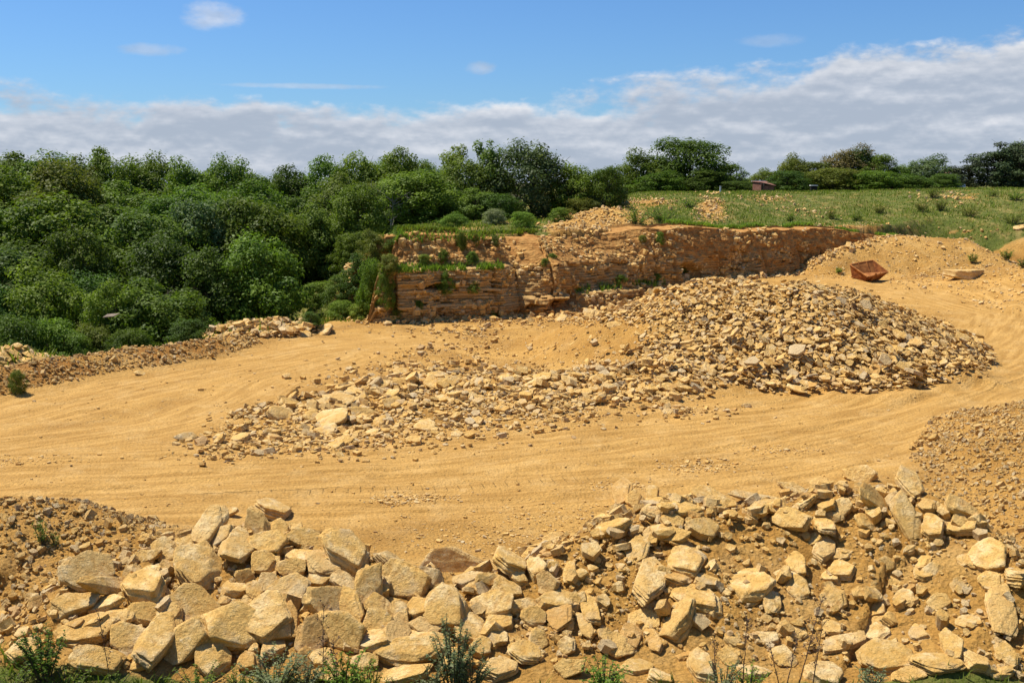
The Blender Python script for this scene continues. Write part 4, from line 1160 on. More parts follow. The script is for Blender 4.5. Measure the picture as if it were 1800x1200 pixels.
    put(XY, size, rng.uniform(0.0, 0.2, len(XY)), 0.12, (0.18, 0.4), 'gravel', 'loose stones and clods lying over the quarry floor', sides=(4, 5))


build_scatter()


# ------------------------------------------------------------------ foliage
def leaf_mat(name, dark, light, tip, trans=0.40):
    m, t, b, out = new_mat(name)
    tone = attr(t, 'tone')
    info = t.n('ShaderNodeObjectInfo').outputs['Random']
    pos = t.n('ShaderNodeNewGeometry').outputs['Position']
    c = t.mix(tone, tuple(1.12 * v for v in dark), tuple(1.02 * v for v in light))
    c = t.mix(t.math('MULTIPLY', t.ramp(t.noise(pos, 1.3, 3, 0.6), 0.5, 0.75), 0.5), c, tip)
    hsv = t.n('ShaderNodeHueSaturation', inp={'Color': c, 'Value': t.ramp(info, 0, 1, 0.78, 1.25, False), 'Hue': t.ramp(t.math('FRACT', t.math('MULTIPLY', info, 5.7)), 0, 1, 0.485, 0.515, False)})
    t.link(hsv.outputs[0], b.inputs['Base Color'])
    b.inputs['Roughness'].default_value = 0.5
    b.inputs['Specular IOR Level'].default_value = 0.12
    tr = t.n('ShaderNodeBsdfTranslucent')
    t.link(t.mix(1.0, hsv.outputs[0], (1.0, 1.15, 0.5), 'MULTIPLY'), tr.inputs[0])
    mx = t.n('ShaderNodeMixShader', inp={0: trans, 1: b.outputs[0], 2: tr.outputs[0]})
    t.link(mx.outputs[0], out.inputs[0])
    return m


LEAF = dict(
    green=leaf_mat('leaf_green', (0.066, 0.112, 0.014), (0.181, 0.250, 0.029), (0.210, 0.268, 0.035)),
    deep=leaf_mat('leaf_deep', (0.048, 0.086, 0.012), (0.126, 0.189, 0.029), (0.156, 0.219, 0.037)),
    ash=leaf_mat('leaf_ash', (0.108, 0.153, 0.022), (0.228, 0.286, 0.051), (0.265, 0.304, 0.065)),
    silver=leaf_mat('leaf_silver', (0.059, 0.092, 0.025), (0.195, 0.236, 0.090), (0.271, 0.299, 0.142)),
    olive=leaf_mat('leaf_olive', (0.096, 0.122, 0.018), (0.193, 0.213, 0.035), (0.228, 0.213, 0.045)),
    russet=leaf_mat('leaf_russet', (0.094, 0.078, 0.027), (0.195, 0.144, 0.052), (0.177, 0.172, 0.043)),
    pine=leaf_mat('leaf_pine', (0.031, 0.048, 0.017), (0.071, 0.092, 0.030), (0.094, 0.115, 0.043), 0.1),
    grey=leaf_mat('leaf_grey', (0.130, 0.155, 0.070), (0.260, 0.290, 0.140), (0.330, 0.340, 0.190)),
    weed=leaf_mat('leaf_weed', (0.102, 0.158, 0.020), (0.228, 0.304, 0.041), (0.289, 0.329, 0.055)),
    grass=leaf_mat('blade_green', (0.102, 0.140, 0.018), (0.216, 0.250, 0.035), (0.325, 0.281, 0.058)),
    dry=leaf_mat('blade_dry', (0.236, 0.172, 0.057), (0.425, 0.322, 0.114), (0.189, 0.196, 0.048)),
)


def bark_mat(name, a, b_):
    m, t, b, out = new_mat(name)
    pos = t.n('ShaderNodeNewGeometry').outputs['Position']
    n = t.noise(pos, 6, 5, 0.65)
    t.link(t.mix(n, a, b_), b.inputs['Base Color'])
    bump(t, b, n, 0.03, 0.8)
    return m


M_BARK = bark_mat('bark', (0.06, 0.045, 0.03), (0.15, 0.12, 0.085))
M_DEAD = bark_mat('dead_wood', (0.24, 0.21, 0.17), (0.42, 0.38, 0.32))
M_STALK = bark_mat('dry_stalk', (0.10, 0.055, 0.035), (0.20, 0.12, 0.075))


def tubes(chains, sides=5):
    """chains: list of (points (n,3), radii (n)) -> verts, quads"""
    Vs, Qs, base = [], [], 0
    for P, R in chains:
        P = np.asarray(P, float); R = np.asarray(R, float)
        T = np.gradient(P, axis=0); T /= np.linalg.norm(T, axis=1, keepdims=True) + 1e-9
        ref = np.array([0.3, 0.9, 0.2])
        A = np.cross(T, ref); A /= np.linalg.norm(A, axis=1, keepdims=True) + 1e-9
        Bv = np.cross(T, A)
        a = np.arange(sides) * 2 * pi / sides
        ring = P[:, None] + (A[:, None] * np.cos(a)[None, :, None] + Bv[:, None] * np.sin(a)[None, :, None]) * R[:, None, None]
        Vs.append(ring.reshape(-1, 3))
        n = len(P)
        i = np.arange(n - 1)[:, None] * sides + np.arange(sides)[None]
        j = np.arange(n - 1)[:, None] * sides + (np.arange(sides)[None] + 1) % sides
        Qs.append((np.stack([i, j, j + sides, i + sides], -1) + base).reshape(-1, 4))
        base += n * sides
    return np.vstack(Vs), np.vstack(Qs)


def leaves_mesh(name, P, N, size, rng, tone=None, elong=1.35):
    """one folded leaf card (two triangles sharing the midrib) at every point"""
    n = len(P)
    R = frames(N, rng.uniform(0, 6.283, n))
    a = size[:, None]
    ux, uy, uz = R[:, :, 0], R[:, :, 1], R[:, :, 2]
    v0 = P - uy * a * 0.5 * elong; v2 = P + uy * a * 0.5 * elong
    fold = a * rng.uniform(-0.05, 0.22, (n, 1))
    v1 = P + ux * a * 0.42 + uz * fold; v3 = P - ux * a * 0.42 + uz * fold
    V = np.stack([v0, v1, v2, v3], 1).reshape(-1, 3)
    i = np.arange(n) * 4
    T = np.concatenate([np.stack([i, i + 1, i + 2], 1), np.stack([i, i + 2, i + 3], 1)])
    me = mesh_np(name, V, T)
    set_attr(me, 'tone', np.repeat(rng.random(n) if tone is None else tone, 4))
    return me


def crown(seed, style):
    """unit crown: centred on the axis, x,y in -0.5..0.5, z 0..1; returns (leaves mesh, wood mesh)"""
    rng = np.random.default_rng(seed)
    if style == 'airy':
        K, nl, lr, ls, base = 70, 6800, (0.05, 0.12), (0.020, 0.036), 0.12
    elif style == 'bush':
        K, nl, lr, ls, base = 95, 12000, (0.07, 0.14), (0.018, 0.034), 0.0
    elif style == 'pine':
        K, nl, lr, ls, base = 54, 7600, (0.09, 0.15), (0.016, 0.034), 0.08
    else:
        K, nl, lr, ls, base = 110, 13500, (0.07, 0.14), (0.018, 0.034), 0.0
    # lobes: a lumpy dome built out of big limbs
    C, Rr = [], []
    nlimb = rng.integers(9, 13)
    limbs = []
    for i in range(nlimb):
        a = i * 2.4 + rng.uniform(-.4, .4); z = base + (1 - base) * (0.10 + 0.76 * ((i * 0.618 + rng.uniform(0, .2)) % 1.0))
        prof = math.sqrt(max(0.04, 1 - ((z - 0.42) / 0.62) ** 2))
        r = 0.34 * prof * rng.uniform(0.72, 1.1)
        limbs.append((r * cos(a), r * sin(a), z))
    limbs.append((rng.uniform(-.06, .06), rng.uniform(-.06, .06), 0.84))
    limbs = np.array(limbs)
    ph = rng.uniform(0, 50)
    for k in range(K):
        if style == 'airy':
            l = limbs[rng.integers(len(limbs))]
            v = rng.normal(0, 1, 3); v /= np.linalg.norm(v)
            c = l + v * rng.uniform(0.03, 0.17)
        else:                                               # even cover over a lumpy dome with a skirt
            z = 0.05 + 0.90 * ((k + rng.random()) / K) ** 0.9
            a = k * 2.39996 + rng.uniform(-0.35, 0.35)
            prof = max(0.0, 1 - ((z - 0.38) / 0.62) ** 2) ** 0.56 if z > 0.38 else 0.84 + 0.16 * z / 0.38
            lump = 1 + 0.75 * (float(vnoise(np.array(a * 0.75 + ph), np.array(z * 3.2 + ph), seed)) - 0.5)
            r = 0.42 * prof * lump * (rng.uniform(0.80, 1.0) if rng.random() < 0.72 else rng.uniform(0.2, 0.7))
            if rng.random() < 0.10: r *= 1.16
            peak = 0.76 + 0.38 * float(vnoise(np.array(cos(a) * 1.3 * r / 0.42 + ph), np.array(sin(a) * 1.3 * r / 0.42 - ph), seed + 9))
            c = np.array([r * cos(a), r * sin(a), z * min(1.08, peak)])
        C.append(c); Rr.append(rng.uniform(*lr))
    C, Rr = np.array(C), np.array(Rr)
    if style == 'pine':
        C[:, 2] = np.round(C[:, 2] * 9) / 9 + rng.normal(0, 0.012, len(C))
    w = Rr ** 2; which = rng.choice(K, nl, p=w / w.sum())
    v = rng.normal(0, 1, (nl, 3)); v[:, 2] = v[:, 2] * 0.9 + 0.25
    v /= np.linalg.norm(v, axis=1, keepdims=True)
    flat = np.array([1, 1, 0.6]) if style == 'pine' else np.array([1, 1, 0.85])
    P = C[which] + v * flat * (Rr[which] * np.where(rng.random(nl) < 0.07, rng.uniform(1.05, 1.45, nl), rng.uniform(0.55, 1.06, nl)))[:, None]
    out = P - np.array([0, 0, 0.42]); out /= np.linalg.norm(out, axis=1, keepdims=True) + 1e-6
    N = v * 0.7 + out * 0.35 + np.array([0, 0, 0.5]) + rng.normal(0, 0.45, (nl, 3))
    P[:, 2] = (P[:, 2] - np.percentile(P[:, 2], 0.5)) / np.ptp(np.percentile(P[:, 2], [0.5, 99.7])) 
    P[:, :2] *= 0.5 / np.percentile(np.abs(P[:, :2]), 98.5)
    cl = rng.random(K)
    tone = np.clip(0.65 * cl[which] + 0.45 * rng.random(nl) - 0.05, 0, 1)
    size = rng.uniform(*ls, nl)
    leaf = leaves_mesh('crown_' + style, P, N, size, rng, tone, 1.35 if style != 'pine' else 1.9)
    ch = [(np.array([(0, 0, -0.25), (0.006, 0.004, 0.1), (-0.01, 0.01, 0.35), (0.01, 0, 0.62), (0, 0.01, 0.86)]), np.array([0.030, 0.024, 0.019, 0.011, 0.003]))]
    for l in limbs:
        z0 = min(0.6, l[2] * 0.55)
        mid = np.array([l[0] * 0.45, l[1] * 0.45, z0 + (l[2] - z0) * 0.55])
        ch.append((np.array([(0, 0, z0 - 0.02), mid, l]), np.array([0.013, 0.008, 0.003])))
        for q in range(3):
            e = l + rng.normal(0, 0.10, 3)
            ch.append((np.array([mid, (mid + e) / 2 + rng.normal(0, .02, 3), e]), np.array([0.006, 0.004, 0.0015])))
    wv, wq = tubes(ch, 5)
    return leaf, mesh_np('trunk_' + style, wv, wq, smooth=True)


CROWNS = {'dense': [crown(500 + i, 'dense') for i in range(6)], 'airy': [crown(600 + i, 'airy') for i in range(3)], 'bush': [crown(700 + i, 'bush') for i in range(4)], 'pine': [crown(800 + i, 'pine') for i in range(2)]}
for _set in CROWNS.values():
    for _leaf, _wood in _set:
        _leaf.materials.append(LEAF['green'])


def add_crown(style, k, leaf, parent, loc=None, scale=None):
    """a crown shares its shape with others and wears its own leaf colour"""
    o = add('crown', CROWNS[style][k][0], parent=parent, loc=loc, scale=scale)
    o.material_slots[0].link = 'OBJECT'
    o.material_slots[0].material = LEAF[leaf]
    return o


def tree(px, top, w, Y, style, leaf, label, group, rng, name='tree', foot=None, category='tree', base_z=None):
    """crown top at photo pixel (px, top), crown w photo pixels wide, standing at forward distance Y"""
    P = at(px, top, Y)
    g = float(H(P[0], Y)) if base_z is None else base_z
    dist = np.linalg.norm(P - CAM)
    W = w * dist / F_PX * 1.06
    hgt = P[2] - g
    if foot is not None:                                    # crown starts this far up
        c0 = foot * hgt
    else:
        c0 = 0.0
    e = add(name, None, loc=(P[0], Y, g - 0.05))
    e.rotation_euler = (0, 0, float(rng.uniform(0, 6.283)))
    tag(e, label, category, group)
    k = int(rng.integers(len(CROWNS[style])))
    ch = hgt - c0
    add_crown(style, k, leaf, e, loc=(0, 0, c0 + 0.03), scale=(W, W * rng.uniform(0.9, 1.1), ch))
    add('trunk', CROWNS[style][k][1], M_BARK, parent=e, loc=(0, 0, c0 + 0.03), scale=(W * 0.9, W * 0.9, ch))
    return e


BANK_WEEDS = []


def build_trees():
    rng = np.random.default_rng(77)
    def row(items, Y, phrase, group, style='dense', foot=None, name='broadleaf_tree', cat='tree', jit=0.0):
        for k, it in enumerate(items):
            px, top, w, leaf = it[:4]
            lab = it[4] if len(it) > 4 else f'{dict(green="green", deep="dark green", ash="pale green", silver="silvery green", olive="olive green", russet="reddish", grey="grey-green").get(leaf, "green")} leafy tree, {ORD[k]} from left {phrase}'
            st = it[5] if len(it) > 5 else style
            if len(it) <= 4 and jit:
                px += rng.uniform(-14, 14) * jit; top += rng.uniform(-34, 20) * jit; w *= 1 + jit * rng.uniform(-0.2, 0.5)
            tree(px, top, w, Y + rng.uniform(-1.5, 1.5) * (1 + 2 * jit), st, leaf, lab, group, rng, name=name, foot=foot, category=cat)
    G = 'trees of the wood beside the quarry'
    row([(-60, 275, 130, 'green'), (10, 277, 115, 'green'), (72, 263, 125, 'green'), (140, 284, 95, 'olive'), (195, 268, 115, 'green'), (262, 266, 125, 'green'), (330, 290, 95, 'green'), (410, 280, 115, 'green'), (455, 298, 90, 'green'), (485, 304, 80, 'green'), (515, 297, 85, 'deep'),
         (582, 284, 95, 'green'), (645, 279, 95, 'green'), (690, 280, 90, 'green'), (722, 271, 110, 'green'), (770, 290, 90, 'green')], 92, 'along the skyline of the wood', G, jit=0.5)
    row([(-30, 322, 150, 'green'), (55, 318, 140, 'green'), (125, 312, 130, 'olive'), (205, 315, 135, 'green'), (290, 320, 125, 'green'), (372, 318, 125, 'green'), (450, 318, 120, 'green'), (535, 322, 110, 'green'), (605, 312, 105, 'ash'), (660, 318, 100, 'olive'), (735, 322, 100, 'green')], 79, 'in the second row of the wood', G, jit=1)
    row([(-20, 372, 150, 'green'), (70, 375, 150, 'green'), (170, 362, 150, 'green'), (262, 372, 135, 'deep'), (345, 352, 135, 'silver', 'dark tree with silvery leaf backs in middle of the wood'), (430, 368, 130, 'green'), (505, 362, 110, 'olive'), (560, 360, 120, 'ash', 'pale willow-like tree above the vegetated bank'), (622, 352, 90, 'green')], 68, 'in the third row of the wood', G, jit=1)
    row([(-30, 430, 160, 'deep'), (45, 425, 150, 'deep', 'dark willow at the edge of picture in the wood'), (130, 418, 150, 'green'), (225, 425, 140, 'green'), (305, 425, 130, 'deep'), (380, 430, 110, 'deep'), (452, 412, 160, 'green', 'full round tree at wood front beside the sandy cutting')], 60, 'in the fourth row of the wood', G, jit=0.9)
    row([(-20, 490, 150, 'deep'), (65, 480, 140, 'green'), (140, 495, 130, 'deep'), (205, 505, 110, 'green'), (270, 492, 185, 'green', 'wide low tree spreading over the bund beside the sandy cutting'), (345, 520, 80, 'deep')], 52.5, 'in the wood\'s front row behind the bund', G, 'dense', jit=0.6)
    row([(20, 555, 110, 'deep'), (95, 560, 100, 'green'), (165, 570, 90, 'olive'), (225, 578, 80, 'green'), (330, 560, 70, 'deep'), (128, 585, 80, 'weed'), (60, 588, 70, 'weed')], 46.5, 'growing low behind the bund', 'bushes behind the bund', 'bush', name='low_bush', cat='bush')
    # behind the worked face
    G = 'trees on top of the quarry face'
    row([(610, 330, 100, 'green', 'green tree at the wood corner above vegetated bank'), (690, 305, 105, 'olive', 'thin tree with bare grey branches above the quarry face', 'airy'), (745, 300, 110, 'green', 'green tree between the bare-branched tree and pale ash'),
         (803, 256, 110, 'ash', 'tall pale airy tree between bare-branched tree and big silvery tree', 'airy'), (850, 248, 105, 'ash', 'pale airy tree touching the big silvery tree', 'airy'), (828, 276, 110, 'ash', 'pale full tree filling the gap behind the airy pair'), (935, 249, 150, 'silver', 'big domed tree with silvery leaf backs above the quarry face'),
         (1012, 289, 95, 'green', 'green tree just beyond the big silvery domed tree'), (1065, 293, 75, 'green', 'small round green tree beside the hawthorn scrub')], 80, '', G)
    row([(640, 345, 90, 'green', 'dark bushy tree behind the bare-branched tree'), (715, 345, 100, 'green', 'bushy tree filling the gap under bare-branched tree'), (780, 335, 100, 'deep', 'dark bushy tree below the pale airy trees'), (835, 330, 95, 'ash', 'pale bushy tree at the foot of tall pale trees', 'airy'), (880, 340, 80, 'deep', 'dark bush against the big silvery tree')], 76, '', G, 'bush')
    row([(1062, 325, 85, 'grey', 'grey-green hawthorn with pale blossom on the mound shoulder'), (1020, 348, 70, 'olive', 'olive scrub bush between hawthorn and big silvery tree'), (1000, 360, 60, 'deep', 'dark low bush at the foot of big silvery tree')], 78, '', 'scrub bushes on the mound', 'bush', name='scrub_bush', cat='bush')
    # behind the field
    G = 'trees along the field edge'
    row([(1085, 300, 70, 'green', 'small green tree at the near end of field hedge'), (1132, 263, 110, 'green', 'bright green round tree at the field corner'), (1178, 275, 70, 'green', 'middle tree wedged between bright round tree and tallest tree'), (1215, 243, 140, 'deep', 'tallest dark tree on the field edge'), (1272, 288, 90, 'green', 'lower green tree on the flank of tallest dark tree'),
         (1305, 308, 50, 'ash', 'small light green tree beside the brick shed'), (1395, 270, 70, 'olive', 'flat-topped olive tree crown rising over the hedge'), (1345, 296, 70, 'olive', 'olive tree directly behind the brick shed'), (1430, 285, 110, 'olive', 'broad olive tree in the hedge beyond shed'), (1490, 255, 95, 'russet', 'reddish tree with dark top in the hedge'),
         (1512, 262, 60, 'deep', 'dark green crown leaning on the reddish tree'), (1550, 272, 70, 'green', 'pointed green tree between reddish and dark silvery tree'), (1590, 292, 70, 'green', 'low green tree left of the dark silvery tree'), (1632, 272, 100, 'silver', 'dark spreading tree with silvery leaves by the white gable'),], 118, '', G, 'bush', foot=-0.12)
    row([(1385, 300, 85, 'deep', 'dark round bush beside the brick shed'), (1465, 295, 110, 'olive', 'olive bush in front of the reddish tree'), (1540, 300, 90, 'green', 'green hedge bush under the pointed tree'), (1600, 305, 80, 'deep', 'dark hedge bush under the low green tree'), (1160, 300, 80, 'green', 'bush at the foot of bright round tree'), (1240, 300, 90, 'deep', 'dark bush at the foot of tallest tree'),
         (1295, 318, 60, 'deep', 'dark low bush by the white post'), (1663, 305, 50, 'deep', 'small dark bush below the white gable')], 112, '', 'hedge bushes along the field edge', 'bush', name='hedge_bush', cat='bush')
    row([(1705, 286, 70, 'pine', 'dark pine at the near end of pine row'), (1750, 262, 95, 'pine', 'dark pine in the middle of the pine row'), (1800, 250, 100, 'pine', 'tallest dark pine at picture edge'), (1850, 260, 90, 'pine', 'dark pine beyond the picture edge')], 116, '', 'pines at the field corner', 'pine', name='pine_tree')
    row([(1790, 250, 60, 'green', 'light green tree top behind the dark pines')], 128, '', G)
    # dead branches of the thin tree
    P = at(690, 395, 74); g = float(H(P[0], 74))
    e = add('dead_tree', None, loc=(P[0], 74, g)); tag(e, 'bare grey leafless tree standing in front of the green wood', 'dead tree')
    r2 = np.random.default_rng(3); ch = []
    ch.append((np.array([(0, 0, -0.2), (-.1, 0, 0.9), (.05, 0, 1.9), (0, 0, 3.1)]), np.array([.09, .07, .05, .012])))
    for k in range(16):
        z = r2.uniform(0.6, 2.6); a = r2.uniform(0, 6.28); L = r2.uniform(0.7, 1.9)
        p0 = np.array([0, 0, z]); p2 = p0 + np.array([cos(a) * L, sin(a) * L * .6, L * r2.uniform(.3, .9)]); p1 = (p0 + p2) / 2 + r2.normal(0, .1, 3)
        ch.append((np.array([p0, p1, p2]), np.array([.035, .02, .006])))
        for q in range(3):
            f = p1 + (p2 - p1) * r2.random(); ch.append((np.array([f, f + r2.normal(0, .25, 3) + np.array([0, 0, .2])]), np.array([.012, .004])))
    v, q = tubes(ch, 5); add('branches', mesh_np('branches', v, q, True), M_DEAD, parent=e)
    # saplings and bushes on the bank at the end of the face, on its ledges and elsewhere: px, py(base), w, h, leaf, Y or None, label
    B = [(530, 500, 60, 50, 'olive', None, 'olive bush at the top of vegetated bank by the round tree'), (575, 490, 70, 55, 'green', None, 'green bush in upper part of the vegetated bank'), (620, 465, 60, 50, 'green', None, 'bush just under the overhanging turf of bank'), (660, 450, 50, 40, 'olive', None, 'straggly bush at corner of turf and quarry face'),
         (668, 540, 40, 60, 'green', None, 'bush beside the tall corner bush of the face'), (662, 500, 40, 50, 'olive', None, 'olive bush above the tall corner bush'), (648, 440, 60, 40, 'weed', None, 'leafy bush draping over turf lip of the bank'), (640, 510, 70, 55, 'deep', None, 'dark bush in middle of the vegetated bank'), (600, 535, 60, 45, 'deep', None, 'dark round bush low on the vegetated bank'), (655, 560, 55, 90, 'green', None, 'tall bush hugging the left corner of the quarry face'), (560, 530, 55, 30, 'weed', None, 'light green bush beside bare scar on the bank'), (520, 545, 50, 30, 'weed', None, 'light green bush beneath the round tree on bank'),
         (545, 578, 36, 26, 'deep', None, 'small dark bush at the bank foot beside squarish stone'), (600, 560, 50, 28, 'weed', None, 'low light green bush at the bank foot'), (635, 562, 40, 26, 'weed', None, 'low bush between bank foot and face corner'), (490, 556, 40, 26, 'weed', None, 'small bush at the sandy cutting end of bank'),
         (712, 440, 60, 38, 'green', None, 'spreading bush at left end of the upper ledge'), (30, 690, 24, 32, 'olive', None, 'small straggly bush on the bund face'),
         (1120, 395, 50, 34, 'weed', None, 'nettle clump on the mound below the field'), (1165, 392, 60, 34, 'weed', None, 'second nettle clump on the mound below the field'), (1190, 408, 30, 22, 'deep', None, 'dark weed clump at foot of nettles'), (1215, 365, 30, 18, 'weed', None, 'weed clump beside the bare earth scar'),
         (1640, 348, 20, 20, 'olive', None, 'olive thistle clump near the top of grassy bank'), (1620, 372, 22, 18, 'olive', None, 'olive thistle clump below the topmost thistle'), (1655, 370, 24, 22, 'olive', None, 'third olive thistle clump on grassy bank'), (1460, 385, 18, 18, 'olive', None, 'olive dock plant low on the grassy bank'), (1508, 388, 20, 16, 'olive', None, 'olive dock plant low on grassy bank'), (1390, 390, 16, 16, 'olive', None, 'olive dock plant near the shed end of bank'),
         (1745, 345, 14, 10, 'olive', None, 'olive clump high on the bank under the pines'), (1785, 352, 26, 16, 'weed', None, 'green clump at picture edge on the bank'), (1545, 375, 20, 16, 'olive', None, 'olive clump mid bank'), (1705, 380, 30, 18, 'olive', None, 'wide olive clump low under the pines'), (1780, 392, 30, 18, 'olive', None, 'olive clump at picture edge low on bank'),
         (870, 395, 40, 24, 'grey', None, 'grey-green bush on the turf above the face'), (920, 402, 40, 26, 'weed', None, 'leafy bush on the turf under big silvery tree'), (800, 398, 50, 22, 'weed', None, 'low bush on the turf above upper ledge'), (985, 388, 36, 20, 'weed', None, 'small bush in the notch beside the earth mound'),
         (1710, 463, 14, 18, 'weed', None, 'small green weed on spoil above the stone block'), (1770, 458, 16, 20, 'weed', None, 'small green weed on the spoil at picture edge'), (1798, 470, 14, 16, 'deep', None, 'dark weed at picture edge above gravel'), (1474, 480, 12, 10, 'weed', None, 'tiny green weed beside the rusty bucket')]
    for k, (px, py, w, h, leaf, Y, lab) in enumerate(B):
        g = on_ground(px, py); d = np.linalg.norm(g - CAM) / F_PX
        if px > 1100:
            BANK_WEEDS.append((g, w * d, h * d, leaf, lab)); continue
        e = add('bush', None, loc=g - np.array([0, 0, 0.16 * h * d])); e.rotation_euler = (0, 0, k * 1.7); tag(e, lab, 'bush', 'bushes and weeds rooted in the quarry')
        kk = k % 4
        add_crown('bush', kk, leaf, e, scale=(w * d * 1.15, w * d * 1.15, h * d * 1.3)); add('trunk', CROWNS['bush'][kk][1], M_BARK, parent=e, scale=(w * d * .9, w * d * .9, h * d * 1.0))
    # shrubs growing out of the face
    FB = [(677, 540, 34, 56, 'green', 'bush clinging to the broken corner of the quarry face'), (684, 478, 40, 30, 'olive', 'scrubby bush at the ledge end by the face corner'), (700, 560, 26, 18, 'weed', 'low weed clump at foot of the face corner'), (783, 515, 32, 36, 'weed', 'rounded green shrub growing out of the quarry face'), (832, 513, 26, 18, 'weed', 'low shrub on the face beside the rounded shrub'), (853, 512, 18, 16, 'green', 'smaller low shrub at the end of face ledge'), (735, 552, 18, 24, 'green', 'small shrub at the foot of face near its corner'), (866, 556, 16, 16, 'green', 'small shrub at foot of the face under the crack'),
          (830, 462, 26, 20, 'weed', 'bush standing on the grassy ledge'), (812, 440, 18, 30, 'green', 'upright sapling above the grassy ledge'), (745, 465, 26, 18, 'weed', 'leafy clump at the start of grassy ledge'), (780, 460, 20, 22, 'green', 'leafy sapling mid ledge'), (835, 430, 12, 20, 'olive', 'thin sapling at top of upper face'), (870, 432, 16, 18, 'olive', 'sapling near the crack at top of face'),
          (958, 465, 16, 12, 'weed', 'green tuft on the face right of the crack'), (970, 452, 16, 8, 'weed', 'second green tuft right of the crack'), (1160, 428, 18, 20, 'green', 'small shrub on the earthy face below nettles'), (1130, 425, 18, 12, 'olive', 'weedy tuft on earthy face left of small shrub'), (1198, 480, 16, 14, 'green', 'dark shrub beside the cave in the face'),
          (1155, 488, 22, 10, 'weed', 'weedy tuft on the lower ledge of earthy face'), (1090, 493, 30, 10, 'weed', 'weedy strip on lower ledge of earthy face')]
    fp = FACE_P.reshape(-1, 3); fx, fy = project(fp)
    for k, (px, py, w, h, leaf, lab) in enumerate(FB):
        i = int(np.argmin((fx - px) ** 2 + (fy - py) ** 2)); g = fp[i]; d = np.linalg.norm(g - CAM) / F_PX
        e = add('bush', None, loc=g - np.array([0, -0.12, 0.08])); e.rotation_euler = (0, 0, k * 2.1); tag(e, lab, 'bush', 'shrubs rooted in the quarry face')
        kk = k % 4
        add_crown('bush', kk, leaf, e, scale=(w * d * 1.15, w * d * 0.9, h * d * 1.15)); add('trunk', CROWNS['bush'][kk][1], M_BARK, parent=e, scale=(w * d * .9, w * d * .7, h * d))


build_trees()


# ------------------------------------------------------------------ grass
def blades(name, XY, z, hgt, wid, rng, mat, label, lean=0.35):
    n = len(XY)
    a = rng.uniform(0, 6.283, n)
    ux = np.stack([np.cos(a), np.sin(a), 0 * a], 1)
    P = np.column_stack([XY, z - 0.02])
    tip = P + np.column_stack([rng.normal(0, lean, n) * hgt, rng.normal(0, lean, n) * hgt, hgt])
    mid = P + (tip - P) * 0.5 + np.array([0, 0, 1]) * (hgt * 0.12)[:, None]
    w = wid[:, None]
    V = np.stack([P - ux * w, P + ux * w, mid + ux * w * 0.8, mid - ux * w * 0.8, tip], 1).reshape(-1, 3)
    i = np.arange(n) * 5
    Q = np.stack([i, i + 1, i + 2, i + 3], 1); T = np.stack([i + 3, i + 2, i + 4], 1)
    me = mesh_np(name, V, [Q, T])
    set_attr(me, 'tone', np.repeat(np.clip(rng.random(n) * .6 + .5 * vnoise(XY[:, 0] * .8, XY[:, 1] * .8, 4), 0, 1), 5))
    return tag(add(name, me, mat), label, kind='stuff')


